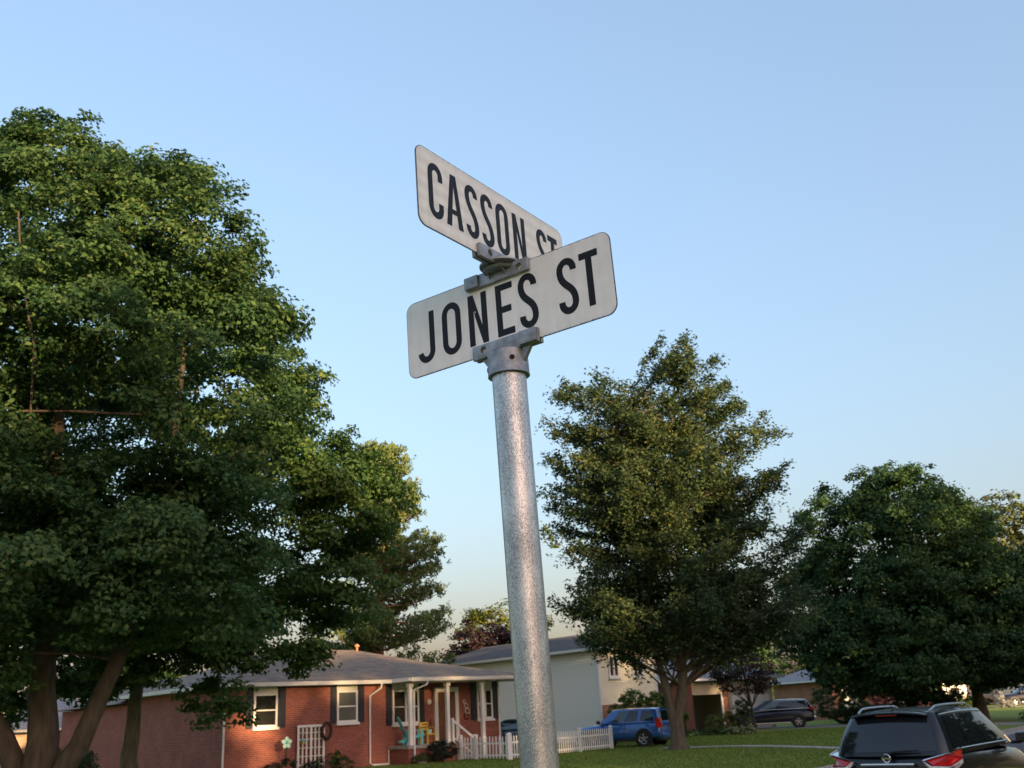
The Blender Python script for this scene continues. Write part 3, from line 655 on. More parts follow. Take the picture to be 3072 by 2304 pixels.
# -- dense dark round maples on the right
ML = [(24.6, 66.5, 8.4, 7.3, 6.9, 7.9), (24.4, 66.3, 5.4, 7.9, 7.3, 2.9), (21.4, 66.3, 8.6, 2.8, 4.0, 3.4), (23.0, 64.6, 3.9, 6.4, 5.0, 1.9), (25.2, 66, 12.6, 4.2, 4, 3.8)]
broad_tree('maple_tree', 'dense dark green round-topped maple behind the parked black car', (24.2, 67, 0), ML,
           [([(24.4, 67, -.1), (24.2, 67, 1.6), (23.4, 66.8, 4), (23, 66.8, 9)], .34, .08), ([(24.3, 67, .9), (25.0, 66.8, 3.2), (25.6, 66.8, 8)], .2, .05)],
           5600, 30, .62, .25, 'leaf_round', 'bark_dark', 17, n_limb=6, inner=.55, flat=.7, big=1.1, sub=8, up=.35)
M2 = [(29.6, 65.5, 6.6, 4.9, 5.0, 4.4), (29.8, 65.2, 4.4, 5.3, 5.2, 2.0)]
broad_tree('maple_tree', 'dark spreading maple with thick bare trunk at the right edge', (27.95, 65.5, 0), M2,
           [([(27.95, 65.5, -.1), (27.95, 65.5, 2), (28.2, 65.5, 4), (28.8, 65.4, 9)], .40, .1)],
           3200, 30, .62, .25, 'leaf_round', 'bark_grey', 18, n_limb=6, inner=.55, flat=.7, big=1.1, sub=8, up=.35)

# -- pine behind the brick house: tufts of needles on upswept limbs
def pine(name, label, base, height, spread, seed, mat='leaf_pine', z0=3.0, lean=0):
    rng = np.random.default_rng(seed); rnd = random.Random(seed); t = thing(name, label, 'tree', base)
    m = MB(); tr = [Vector((lean * (z / height) + rnd.uniform(-.06, .06), rnd.uniform(-.06, .06), z)) for z in np.linspace(-.1, height, 12)]
    m.tube(tr, [.3 * (1 - i / 11.5) + .02 for i in range(12)], 10); m.build('trunk', 'bark_pine', t, smooth=True, angle=80)
    lm = MB(); pos = []; nrm = []
    for i in range(165):
        z = z0 + (height - z0 - .4) * rnd.random() ** .85; f = (z - z0) / (height - z0)
        prof = math.sin(min(1, (1 - f) * 1.15 + .12) * math.pi * .5) * 1
        L = spread * prof * rnd.uniform(.65, 1.08); a = rnd.uniform(0, 2 * math.pi); x0 = lean * z / height
        s = Vector((x0, 0, z)); e = s + Vector((math.cos(a) * L, math.sin(a) * L, L * rnd.uniform(.02, .30) + .2))
        P = limb(lm, s, e, .05 + .01 * L, .012, rnd, sag=-.07, n=6, seg=5, wob=.1)
        for j in range(int(16 + 12 * L)):
            s_ = .12 + .88 * rnd.random() ** .7; k = min(5, int(s_ * 6)); p = P[k].lerp(P[k + 1], s_ * 6 - k)
            p = p + Vector((rnd.gauss(0, .30), rnd.gauss(0, .30), rnd.uniform(-.05, .38)))
            ax = Vector((rnd.gauss(0, .35) + math.cos(a) * .5, rnd.gauss(0, .35) + math.sin(a) * .5, 1)).normalized()
            for x in range(9):
                pos.append(p + ax * rnd.uniform(-.15, .25) + Vector((rnd.gauss(0, .075), rnd.gauss(0, .075), rnd.gauss(0, .05)))); nrm.append((rnd.gauss(0, 1), rnd.gauss(0, 1), .35))
    lm.build('branches', 'bark_pine', t, smooth=True, angle=80)['kind'] = 'stuff'
    pos = np.array([tuple(p) for p in pos]); n = len(pos)
    leaf_object('crown', mat, pos, np.array(nrm), .26 * rng.uniform(.6, 1.3, n), rng, t, aspect=.34, fold=.05)
    return t
pine('pine_tree', 'tall pine with orange bark and tufted branches behind the brick house', (-9.2, 64, 0), 19.0, 4.5, 23, lean=.4)

def simple_tree(name, label, base, lobes, mat, seed, n_clu=220, per=55, crad=.9, leaf=.3, bark='bark_dark', tr=.22, group=None):
    x, y, z = base; c = lobes[0]
    return broad_tree(name, label, base, lobes, [([(x, y, z - .1), (x, y, z + (c[2] - z) * .4), (c[0], c[1], c[2] + c[5] * .4)], tr, .05)], n_clu, per, crad, leaf, mat, bark, seed, n_limb=14, group=group, trunk_r=tr, inner=.6)
simple_tree('purple_maple_tree', 'dark purple-leaved maple above the dark roof left of the post', (-3.6, 85, 0), [(-3.6, 85, 6.4, 3.0, 3, 3.4), (-1.8, 85, 6.4, 2.0, 2, 1.9), (-5.4, 85, 4.8, 1.5, 1.6, 2.2)], 'leaf_purple', 31, 260, 50, .75, .3)
simple_tree('lime_tree', 'bright lime-green tree peeping over the purple maple', (-2.6, 97, 0), [(-2.4, 97, 8.6, 3.6, 3.4, 3.6), (-4.8, 97, 9, 1.6, 1.6, 2.4), (.6, 97, 9.2, 1.9, 1.8, 2.8)], 'leaf_lime', 33, 170, 45, .8, .32)
simple_tree('tall_tree', 'pale golden sunlit tree behind the round maple at the right edge', (51, 106, 0), [(51, 106, 15.5, 5.0, 5, 6.2), (54.5, 106, 15, 3.6, 3.5, 5.4), (48.5, 106, 14, 3, 3, 4.4)], 'leaf_gold', 35, 300, 60, 1.2, .42, 'bark_elm', .4)
simple_tree('ornamental_plum_tree', 'small dark purple-leaved plum tree with thin leaning trunk in front of the minivan', (13.0, 61.5, 0), [(12.7, 61.5, 3.5, 1.9, 1.6, 1.3), (11.8, 61.5, 3.9, 1.3, 1.2, .9), (13.8, 61.5, 3.0, 1.0, 1, .8)], 'leaf_purple', 37, 130, 34, .42, .16, 'bark_dark', .085)
bg = [((-34, 84, 0), 9, 'leaf_bush', 'broad dark tree in the far distance behind the three-stemmed maple'), ((-21, 96, 0), 10, 'leaf_maple_b', 'leafy tree in the far distance left of the pine'), ((-14.5, 74, 0), 7.0, 'leaf_bush', 'low leafy tree behind the brick house roof next to the pine'), ((-5.6, 74, 0), 5.0, 'leaf_bush', 'small leafy tree behind the brick house roof right of the pine'),
      ((14, 104, 0), 10, 'leaf_bush', 'dark tree behind the low house seen under the elm'), ((22, 112, 0), 11, 'leaf_maple_b', 'dark tree behind the white garage door'), ((36, 128, 0), 11, 'leaf_bush', 'distant tree left of the sunlit far houses'), ((44, 122, 0), 8, 'leaf_bush', 'distant tree between the two sunlit far houses'), ((-42, 70, 0), 9, 'leaf_maple_b', 'leafy tree at the far left behind the tan house'), ((-29, 76, 0), 8.5, 'leaf_bush', 'leafy tree above the grey roof between the maple stems'), ((-24, 64, 0), 6.0, 'leaf_maple_b', 'bushy tree beside the tan brick house left of the brick wall')]
for i, (p, h, m_, lb) in enumerate(bg):
    simple_tree('leafy_tree', lb, p, [(p[0], p[1], h * .55, h * .42, h * .4, h * .46), (p[0] + h * .22, p[1], h * .45, h * .28, h * .28, h * .34), (p[0] - h * .22, p[1], h * .4, h * .28, h * .28, h * .34)], m_, 50 + i, 230, 45, h * .10, h * .034, group='background trees')
# unseen trees added far behind the camera to hold back the low sun
SQ = 92
for i, (w, h, r) in enumerate([(-16, 23, 6), (-8, 24.3, 6), (-1, 24.6, 6), (6, 25.5, 6.5), (13, 25.6, 6.5), (20, 24.0, 6.5), (27, 25.6, 6.5), (34, 26, 6.5), (41, 25.6, 6.4), (48, 33, 7.5), (57, 35, 8), (66, 32, 7.5), (76, 27, 7)]):
    x, y = w * .835 + SQ * .55, w * .55 - SQ * .835
    broad_tree('added_shade_tree', 'one of the unseen leafy trees added behind the viewer to block the low sun', (x, y, -.3), [(x, y, h * .62, r, r * .8, h * .38), (x, y, h * .36, r * 1.05, r * .8, h * .26), (x, y, h * .14, r, r * .8, h * .15)],
               [([(x, y, -.4), (x, y, 2), (x, y, h * .7)], .32, .06)], 520, 28, 1.5, 1.05, 'leaf_bush', 'bark_grey', 70 + i, group='added shade trees behind the viewer', n_limb=0, inner=.3)
# street trees on the near side, out of frame to the right, mirrored in the car's flank and the post
for i, (x, y, h, r) in enumerate([(23.5, 23.5, 15, 4.2), (31.5, 29, 15, 4.8), (41, 38, 15, 5.4), (54, 49, 15, 5.6)]):
    broad_tree('street_tree', 'one of the leafy street trees to the right, outside the picture', (x, y, -.2), [(x, y, h * .60, r, r, h * .38), (x, y, h * .32, r * .9, r * .9, h * .22)],
               [([(x, y, -.3), (x, y, 2), (x, y, h * .7)], .25, .06)], 240, 26, 1.1, .60, 'leaf_maple_b', 'bark_grey', 90 + i, group='street trees outside the picture', n_limb=0, inner=.4)

def bush(name, label, base, lobes, mat, seed, n_clu=60, per=40, crad=.16, leaf=.07, cat='bush', group=None, up=.5):
    rng = np.random.default_rng(seed); t = thing(name, label, cat, base, 0, group); B = np.array(base)
    c, o = sample_lobes(lobes, n_clu, rng, .55); p, nm = cluster_leaves(c - B, o, per, crad * rng.uniform(.7, 1.3, n_clu), rng, .7, up)
    p[:, 2] = np.maximum(p[:, 2], .01)
    leaf_object('foliage', mat, p, nm, leaf * rng.uniform(.6, 1.3, len(p)), rng, t, kind=None)
    m = MB(); rnd = random.Random(seed)
    for l in lobes:
        limb(m, (0, 0, -.03), Vector(l[:3]) - Vector(base), .025, .008, rnd, n=3, seg=5)
    m.build('stems', 'bark_dark', t)['kind'] = 'stuff'
    return t

# ------------------------------------------------------------------ houses
HD = R(42)                                   # the houses' facade direction
def hip_roof(b, x0, x1, y0, y1, ze, zr, over, inset=None):
    """hip roof over x0..x1 / y0..y1; ridge along the longer axis"""
    a0, a1, c0, c1 = x0 - over, x1 + over, y0 - over, y1 + over
    if (a1 - a0) >= (c1 - c0):
        i = inset or (c1 - c0) / 2; m = (c0 + c1) / 2; r0_, r1_ = (a0 + i, m, zr), (a1 - i, m, zr)
        P = [(a0, c0, ze), (a1, c0, ze), (a1, c1, ze), (a0, c1, ze), r0_, r1_]; F = [(0, 1, 5, 4), (1, 2, 5), (2, 3, 4, 5), (3, 0, 4)]
    else:
        i = inset or (a1 - a0) / 2; m = (a0 + a1) / 2; r0_, r1_ = (m, c0 + i, zr), (m, c1 - i, zr)
        P = [(a0, c0, ze), (a1, c0, ze), (a1, c1, ze), (a0, c1, ze), r0_, r1_]; F = [(0, 1, 4), (1, 2, 5, 4), (2, 3, 5), (3, 0, 4, 5)]
    b.add(P, F + [(3, 2, 1, 0)]); return b
def eaves(parent, x0, x1, y0, y1, ze, over, mat='paint_trim'):
    a0, a1, c0, c1 = x0 - over, x1 + over, y0 - over, y1 + over
    b = MB(); h = .15
    for (p, q) in (((a0, c0), (a1, c0)), ((a1, c0), (a1, c1)), ((a1, c1), (a0, c1)), ((a0, c1), (a0, c0))):
        dx, dy = q[0] - p[0], q[1] - p[1]; L = math.hypot(dx, dy); b2 = MB(); b2.box(((p[0] + q[0]) / 2, (p[1] + q[1]) / 2, ze - h / 2 - .012), (L + .10, .11, h), rz=math.atan2(dy, dx)); b2.build('gutter', mat, parent)
    MB().span(a0 + .06, a1 - .06, c0 + .06, c1 - .06, ze - .165, ze - .145).build('soffit', 'soffit', parent)

def window(parent, x0, x1, z0, z1, y, split=False, frame='paint_white', sill=True, pane='glass_dark', mull=0, fw=.055, out=-1):
    """double-hung window on a wall facing -y (out=-1)"""
    w = MB(); d = .05 * out
    ya, yb = sorted((y + d * 1.2, y + d * .02))
    for (a, b_, c, e) in ((x0, x0 + fw, z0, z1), (x1 - fw, x1, z0, z1), (x0 + fw, x1 - fw, z1 - fw, z1), (x0 + fw, x1 - fw, z0, z0 + fw)): w.span(a, b_, ya, yb, c, e)
    f = w.build('window', frame, parent)
    n = mull + 1; W = (x1 - x0 - 2 * fw) / n; zm = (z0 + z1) / 2
    for i in range(n):
        a, b_ = x0 + fw + i * W, x0 + fw + (i + 1) * W
        if i: MB().span(a - .05, a + .05, ya - .004, yb, z0 + fw, z1 - fw).build('mullion', frame, f)
        if split: MB().span(a, b_, y + d * .9 if out < 0 else y, y if out < 0 else y + d * .9, zm - .025, zm + .025).build('meeting_rail', frame, f)
        for (c, e, k) in (((z0 + fw, zm - .025, 0), (zm + .025, z1 - fw, 1)) if split else ((z0 + fw, z1 - fw, 0),)):
            p = MB(); yy = y + d * (.35 if k == 0 else .55); p.add([(a, yy, c), (b_, yy, c), (b_, yy, e), (a, yy, e)], [(0, 1, 2, 3)]); p.build('pane', pane, f)
    if sill: MB().span(x0 - .05, x1 + .05, *sorted((y + d * 2.6, y)), z0 - .10, z0 - .002).build('sill', frame, f)
    return f
def shutter(parent, x0, x1, z0, z1, y):
    o = MB().span(x0, x1, y - .035, y - .003, z0, z1).build('shutter', 'shutter_navy', parent)
    n = 3; h = (z1 - z0) / n
    for i in range(n): MB().span(x0 + .05, x1 - .05, y - .045, y - .034, z0 + i * h + .06, z0 + (i + 1) * h - .06).build('shutter_panel', 'shutter_navy', o)

# -- red brick ranch house
H1 = thing('brick_house', 'red brick ranch house with brown hip roof, navy shutters and covered porch', 'house', (-11.34, 38.70, 0), HD)
LW, DW, ZE = 13.4, 9.4, 3.34
MB().span(0, LW, 0, DW, -.2, ZE - .12).build('wall', 'brick_red', H1)
rf = hip_roof(MB(), 0, LW, 0, DW, ZE, 4.93, .45).build('roof', 'shingle_brown', H1)
pr = MB(); pr.add([(7.25, -1.75, ZE + .01), (LW + .45, -1.75, ZE + .01), (11.4, 2.0, 4.145), (9.2, 2.0, 4.145), (LW + .45, -.45, ZE + .01), (7.25, -.45, ZE + .008)], [(0, 1, 2, 3), (1, 4, 2), (0, 3, 5)]).build('porch_roof', 'shingle_brown', H1)
eaves(H1, 0, LW, 0, DW, ZE, .45)
MB().span(.02, 6.5, DW, DW + 8.5, -.2, 2.95).build('wing_wall', 'brick_red', H1); hip_roof(MB(), 0, 6.5, DW + .2, DW + 8.5, 3.0, 4.2, .4).build('wing_roof', 'shingle_brown', H1)
MB().span(7.22, LW + .52, -1.86, -1.75, ZE - .15, ZE).build('gutter', 'paint_trim', H1); MB().span(7.18, 7.28, -1.76, -.52, ZE - .15, ZE).build('gutter', 'paint_trim', H1)
MB().span(LW + .42, LW + .52, -1.74, -.52, ZE - .15, ZE).build('gutter', 'paint_trim', H1)
MB().span(7.30, LW + .40, -1.74, -.42, ZE - .19, ZE - .17).build('soffit', 'soffit', H1)
vp = MB(); vp.lathe([(.05, 4.8), (.05, 5.05), (.11, 5.06), (.11, 5.14), (.001, 5.2)], (8.7, 4.5, 0), 12); vp.build('roof_vent', 'terracotta', rf)
# windows with pale panels above, shutters beside
for (a, b_, z0, z1, sl, sr, mu, pane) in ((1.2, 2.2, 1.70, 2.93, (.9, 1.17), (2.24, 2.56), 0, 'glass_dark'), (4.85, 5.82, 1.73, 2.96, (4.56, 4.82), (5.86, 6.15), 0, 'glass_blind'), (7.54, 8.9, 1.55, 2.92, (7.23, 7.51), (8.93, 9.2), 1, 'glass_dark'), (12.12, 13.0, 1.58, 2.86, (11.76, 12.08), (13.04, 13.32), 1, 'glass_dark')):
    window(H1, a, b_, z0, z1, 0, True, pane=pane, mull=mu, fw=.08)
    MB().span(a, b_, -.03, 0, z1 + .003, 3.17).build('head_panel', 'paint_trim', H1)
    shutter(H1, *sl, z0 - .03, 3.16, 0); shutter(H1, *sr, z0 - .03, 3.16, 0)
# door
dr = MB().span(9.9, 10.85, -.05, 0, .74, 2.78).build('door', 'door_wood', H1)
MB().span(10.28, 10.60, -.062, -.048, 1.5, 2.6).build('door_glass', 'glass_dark', dr); MB().span(9.96, 10.0, -.09, -.05, 1.68, 1.80).build('door_handle', 'chrome', dr)
for a, b_ in ((9.72, 9.9), (10.85, 11.03)): MB().span(a, b_, -.08, 0, .74, 2.95).build('door_trim', 'paint_white', H1)
MB().span(9.72, 11.03, -.085, 0, 2.78, 2.98).build('door_trim', 'paint_white', H1)
MB().span(9.72, 11.03, -.30, 0, .72, .80).build('door_step', 'concrete', H1)
# porch: slab on brick base, posts, steps, rail
MB().span(7.42, 9.78, -1.32, -.02, -.2, .58).build('porch_base', 'brick_red', H1)
MB().span(7.34, 9.86, -1.42, -.01, .58, .71).build('porch_slab', 'concrete', H1)
for i in range(3): MB().span(9.87 + i * .3, 10.17 + i * .3, -1.38, -.2, -.1, .53 - i * .18).build('step', 'concrete', H1)
def post(x, y, zb, zt):
    o = MB().span(x - .075, x + .075, y - .075, y + .075, zb, zt).build('porch_post', 'paint_white', H1, bevel=.008)
    MB().span(x - .11, x + .11, y - .11, y + .11, zt - .16, zt - .01).build('post_capital', 'paint_white', o); MB().span(x - .1, x + .1, y - .1, y + .1, zb + .001, zb + .12).build('post_base', 'paint_white', o)
post(7.54, -1.3, .71, 3.15); post(9.46, -1.3, .71, 3.15); post(11.36, -1.3, -.05, 3.15)
MB().span(9.71, 9.81, -1.28, -1.18, .71, 1.68).build('newel_post', 'paint_white', H1); MB().span(10.80, 10.90, -1.28, -1.18, -.05, .98).build('newel_post', 'paint_white', H1)
MB().box((10.31, -1.23, 1.22), (1.24, .06, .10), ry=math.atan2(.72, 1.06)).build('hand_rail', 'paint_white', H1)
b = MB(); b.box((10.31, -1.23, .55), (1.1, .045, .06), ry=math.atan2(.72, 1.06)); b.build('hand_rail', 'paint_white', H1)
# downspouts
def pipe(pts, r=.042, name='downspout', parent=H1, mat='paint_white'): b = MB(); b.tube(pts, r, 8); return b.build(name, mat, parent, smooth=True, angle=40)
pipe([(6.72, -.46, 3.18), (6.72, -.44, 3.02), (6.40, -.07, 2.72), (6.40, -.06, .12), (6.5, -.10, .04), (7.25, -.12, .03)])
pipe([(8.1, -1.80, 3.2), (8.08, -1.74, 3.05), (7.66, -1.42, 2.86), (7.64, -1.41, .1), (7.75, -1.5, .03), (8.0, -1.7, .02)])
pipe([(.02, -.05, 3.15), (.02, -.05, .05)]); pipe([(7.28, -.10, .56), (7.28, -.10, .02)], .02); pipe([(13.36, -.05, 3.15), (13.36, -.05, .05)])

def in_house(x, y, z=0):
    c, s = math.cos(HD), math.sin(HD); return (-11.34 + x * c - y * s, 38.70 + x * s + y * c, z)
# garden and porch things
TR = thing('trellis', 'white lattice trellis leaning on the brick wall between two windows', 'trellis', in_house(3.62, -.12), HD)
for x in (-.56, 0, .56): MB().span(x - .045, x + .045, -.05, -.01, 0, 1.70).build('upright', 'paint_white', TR)
for x in (-.36, -.19, .19, .36): MB().span(x - .035, x + .035, -.03, -.012, 0, 1.60).build('slat', 'paint_trim', TR)
for z in (.25, .56, .87, 1.18, 1.42): MB().span(-.53, .53, -.012, -.002, z - .02, z + .02).build('rail', 'paint_trim', TR)
MB().span(-.61, .61, -.055, -.008, 1.62, 1.71).build('top_rail', 'paint_white', TR)
wr = MB()
for k in range(3):
    P = []; rd = random.Random(k)
    for i in range(29): a = 2 * math.pi * i / 28; P.append((.20 * math.cos(a) + rd.uniform(-.02, .02), -.05 - .02 * k, .30 * math.sin(a) + rd.uniform(-.02, .02)))
    wr.tube(P, .055, 6)
WR = thing('wreath', 'dark brown vine wreath hung on the right of the white trellis', 'wreath', in_house(4.24, -.22, 1.45), HD)
wr.build('vine_ring', 'vine_brown', WR, smooth=True)
BF = thing('bird_feeder', 'small blue and yellow feeder hanging on the left of the trellis', 'bird feeder', in_house(3.22, -.25, 1.08), HD)
MB().lathe([(.001, .12), (.06, .10), (.07, .02), (.04, 0)], n=12).build('bottle', 'teal_paint', BF, smooth=True); MB().lathe([(.03, 0), (.11, -.01), (.11, -.04), (.001, -.06)], n=12).build('tray', 'yellow_paint', BF, smooth=True); MB().tube([(0, 0, .1), (0, .04, .30), (0, .14, .36)], .008, 5).build('hook', 'black_plastic', BF)
FL = thing('garden_flower', 'mint green metal flower on a stake in front of the brick wall', 'garden ornament', in_house(2.19, -.8, -.02), HD)
MB().tube([(0, 0, 0), (0, 0, 1.13)], .022, 6).build('stake', 'leaf_bush', FL)
for i in range(5):
    a = R(90 + 72 * i); pe = MB(); rows = []
    n = 8
    P = [Vector((0, 0, .05))] + [Vector((.075 * math.sin(math.pi * j / n) * (1 if j <= n else 1), 0, 0)) for j in range(0)]
    outl = [(math.sin(t) * .075, .05 + .17 * (1 - math.cos(t)) / 2) for t in [2 * math.pi * j / 16 for j in range(16)]]
    vs = [(x, -.02, z) for x, z in outl] + [(x, .005, z) for x, z in outl] + [(0, -.045, .13)]
    pe.add(vs, [(j, (j + 1) % 16, 32) for j in range(16)] + [(j + 16, (j + 1) % 16 + 16, (j + 1) % 16, j) for j in range(16)] + [tuple(range(31, 15, -1))])
    po = pe.build('petal', 'mint_paint', FL, smooth=True, angle=60); po.location = (0, -.03, 1.13); po.rotation_euler = (0, a - math.pi / 2, 0)
MB().lathe([(.001, -.06), (.035, -.055), (.045, -.03)], (0, 0, 1.13), 12, 'y').build('flower_centre', 'teal_paint', FL, smooth=True)
YP = thing('planter', 'yellow pot on a tilted stake by the brick wall', 'planter', in_house(4.42, -.8, -.02), HD)
MB().lathe([(.001, .36), (.075, .36), (.095, .56), (.08, .56), (.07, .5), (.001, .5)], n=16).build('pot', 'yellow_paint', YP, smooth=True); MB().tube([(.06, 0, 0), (.03, 0, .22), (0, 0, .37)], .03, 8).build('stake', 'terracotta', YP)
rg = np.random.default_rng(5); leaf_object('plant', 'leaf_bush', rg.normal(0, .06, (120, 3)) + np.array([0, 0, .64]), rg.normal(size=(120, 3)), .07 * rg.uniform(.6, 1.2, 120), rg, YP)

def adirondack(name, label, loc, rz, mat, s=1.0):
    t = thing(name, label, 'chair', loc, rz)
    for x in (-.29, .29):
        MB().span(x - .02, x + .02, -.42, -.32, 0, .56).build('front_leg', mat, t); MB().span(x - .02, x + .02, .22, .30, 0, .56).build('arm_post', mat, t)
        MB().box((x * .93, .02, .27), (.03, .98, .09), rx=R(-16)).build('rear_leg', mat, t); MB().span(x - .06, x + .06, -.46, .36, .56, .585).build('arm', mat, t)
    for i in range(6): MB().box((0, -.36 + i * .105, .40 - i * .030), (.52, .09, .022), rx=R(-16)).build('seat_slat', mat, t)
    for i in range(6): MB().box((-.225 + i * .09, .40, .70), (.078, .022, .95 - abs(i - 2.5) * .06), rx=R(-24)).build('back_slat', mat, t)
    MB().box((0, .44, .66), (.52, .03, .07), rx=R(-24)).build('back_rail', mat, t)
    return t
adirondack('adirondack_chair', 'turquoise slatted lounge chair on the porch', in_house(7.98, -.75, .712), HD + R(68), 'teal_paint')
YC = thing('porch_chair', 'small yellow armchair on the porch holding flower pots', 'chair', in_house(8.72, -.85, .712), HD + R(10))
for x in (-.24, .24):
    for y in (-.22, .22): MB().span(x - .025, x + .025, y - .025, y + .025, 0, .62 if y < 0 else .85).build('leg', 'yellow_paint', YC)
    MB().span(x - .03, x + .03, -.25, .2, .62, .65).build('arm', 'yellow_paint', YC)
MB().span(-.26, .26, -.25, .25, .36, .41).build('seat', 'yellow_paint', YC)
for z in (.55, .68, .80): MB().span(-.215, .215, .205, .235, z, z + .07).build('back_slat', 'yellow_paint', YC)
FP = thing('flower_pot', 'pale pot of dried pink flowers on the yellow porch chair', 'flower pot', in_house(8.80, -.90, 1.125), HD)
MB().lathe([(.001, 0), (.07, 0), (.10, .16), (.085, .16), (.001, .13)], n=14).build('pot', 'mint_paint', FP, smooth=True)
rg = np.random.default_rng(6); leaf_object('flowers', 'leaf_red', rg.normal(0, .07, (90, 3)) * np.array([1, 1, 1.6]) + np.array([0, 0, .34]), rg.normal(size=(90, 3)), .06 * rg.uniform(.6, 1.2, 90), rg, FP)
WO = thing('wall_ornament', 'cream metal swirl ornament on the brick wall right of the door', 'wall ornament', in_house(11.45, -.04, 1.65), HD)
for k, (x, z, r) in enumerate(((-.10, .70, .07), (0, .52, .10), (.06, .30, .12), (0, .08, .13))): MB().tube([(x + r * math.cos(R(a)), -.02, z + r * math.sin(R(a))) for a in range(0, 331, 30)], .022, 6).build('scroll', 'paint_trim' if k < 3 else 'leaf_red', WO)
WL = thing('wall_ornament', 'small pale plaque on the brick wall left of the front door', 'wall ornament', in_house(9.45, -.02, 2.3), HD)
MB().lathe([(.001, -.05), (.10, -.04), (.12, 0)], (0, 0, .1), 12, 'y').build('plaque', 'paint_trim', WL, smooth=True)

# -- picket fence by the porch and along the drive
def fence(name, label, a, b_, n, h, posts, group=None):
    A, B_ = Vector(a), Vector(b_); d = B_ - A; L = math.hypot(d.x, d.y); t = thing(name, label, 'fence', tuple(A), math.atan2(d.y, d.x), group)
    pk = MB(); w = .030; pk.prism([(-w, .06), (w, .06), (w, h - .07), (0, h), (-w, h - .07)], -.012, .012); me = pk.mesh('picket', 'vinyl_fence')
    for i in range(n):
        o = link('picket', me, t); o.location = (L * (i + .5) / n, -.03, 0)
    for z in (.18, h * .70): MB().span(0, L, -.017, .02, z - .035, z + .035).build('rail', 'vinyl_fence', t)
    for s in posts:
        x = L * s; p = MB().span(x - .06, x + .06, -.055, .065, -.05, h + .05).build('post', 'vinyl_fence', t)
        c_ = MB(); c_.add([(x - .085, -.08, h + .051), (x + .085, -.08, h + .051), (x + .085, .09, h + .051), (x - .085, .09, h + .051), (x, .005, h + .11)], [(0, 1, 4), (1, 2, 4), (2, 3, 4), (3, 0, 4), (3, 2, 1, 0)]); c_.build('post_cap', 'vinyl_fence', p)
    return t
fence('picket_fence', 'short white picket fence section with pointed slats beside the porch steps', (-2.94, 44.3, 0), (-.90, 41.7, 0), 15, .90, (0, .33, 1))
fence('picket_fence', 'long white picket fence section running back towards the blue car', (-.84, 41.75, 0), (3.62, 47.7, 0), 46, .92, (0, .33, .66, 1))

# -- two-storey cream and grey house behind the fence
H2 = thing('cream_house', 'tall grey and cream clapboard house with dark roof behind the blue car', 'house', (3.95, 58.0, 0), HD)
W2, D2, Z2 = 4.75, 15, 5.05
MB().span(.04, W2 - .04, .04, D2 - .04, -.2, Z2 - .1).build('wall', 'siding_grey', H2)
MB().span(.0, W2, -.02, .03, -.2, 1.95).build('brick_skirt', 'brick_orange', H2)
def board(parent, L, mat):
    m = MB(); m.add([(0, 0, 0), (L, 0, 0), (L, -.058, 0), (0, -.058, 0), (0, 0, .15), (L, 0, .15), (L, -.004, .15), (0, -.004, .15)], [(0, 1, 2, 3), (3, 2, 6, 7), (4, 7, 6, 5), (0, 3, 7, 4), (1, 5, 6, 2), (0, 4, 5, 1)]); return m.mesh('siding_board', mat)
me = board(H2, W2 - .16, 'siding_cream')
for i in range(21):
    o = link('siding_board', me, H2); o.location = (.08, .04, 1.96 + i * .145)
me = board(H2, D2, 'siding_grey')
for i in range(35):
    o = link('siding_board', me, H2); o.location = (.04, D2, .02 + i * .145); o.rotation_euler = (0, 0, -math.pi / 2)
for x in (0, W2 - .08): MB().span(x, x + .08, -.035, .045, 1.95 if x else -.1, Z2 - .15).build('corner_trim', 'paint_white', H2)
MB().span(-.035, 0, .0, .10, -.1, Z2 - .15).build('corner_trim', 'paint_white', H2)
for a in (.85, 2.85):
    f = window(H2, a, a + .82, 3.42, 4.66, 0, False, mull=0, fw=.10, sill=True)
    MB().span(a + .34, a + .50, -.045, -.03, 3.53, 4.55).build('curtain', 'curtain', f)
hip_roof(MB(), 0, W2, 0, D2, Z2, 6.1, .55).build('roof', 'shingle_dark', H2); eaves(H2, 0, W2, 0, D2, Z2, .55)
pipe([(W2 + .05, -.05, 4.9), (W2 + .05, -.05, .1)], .045, 'downspout', H2)

# -- low house with carport seen under the elm
H3 = thing('carport_house', 'low dark brick house with open carport and white gutter under the elm', 'house', (8.9, 68.4, 0), R(20))
MB().span(0, .9, 0, 7, -.2, 3.1).build('pillar', 'brick_dark', H3); MB().span(1.35, 2.0, -.02, .6, -.2, 3.1).build('pillar', 'brick_dark', H3)
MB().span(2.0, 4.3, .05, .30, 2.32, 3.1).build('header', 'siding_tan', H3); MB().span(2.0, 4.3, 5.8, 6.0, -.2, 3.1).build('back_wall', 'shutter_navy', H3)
MB().span(4.18, 4.30, 0, .14, -.1, 2.32).build('carport_post', 'paint_white', H3); MB().span(4.32, 4.75, 0, .5, -.2, 3.1).build('pillar', 'brick_orange', H3)
g = MB().span(4.75, 8.2, .1, 6.5, -.2, 3.1).build('garage_wall', 'siding_tan', H3)
gd = MB().span(5.0, 7.9, .03, .1, -.05, 2.2).build('garage_door', 'siding_pale', H3)
for i in range(4): MB().span(5.05, 7.85, .0, .03, .02 + i * .55, .52 + i * .55).build('door_panel', 'siding_pale', gd)
MB().span(.93, 1.03, -.02, .06, 1.6, 2.9).build('lantern', 'paint_white', H3)
hip_roof(MB(), 0, 8.2, 0, 7, 3.35, 5.0, .6).build('roof', 'shingle_grey', H3); eaves(H3, 0, 8.2, 0, 7, 3.35, .6, 'paint_white')

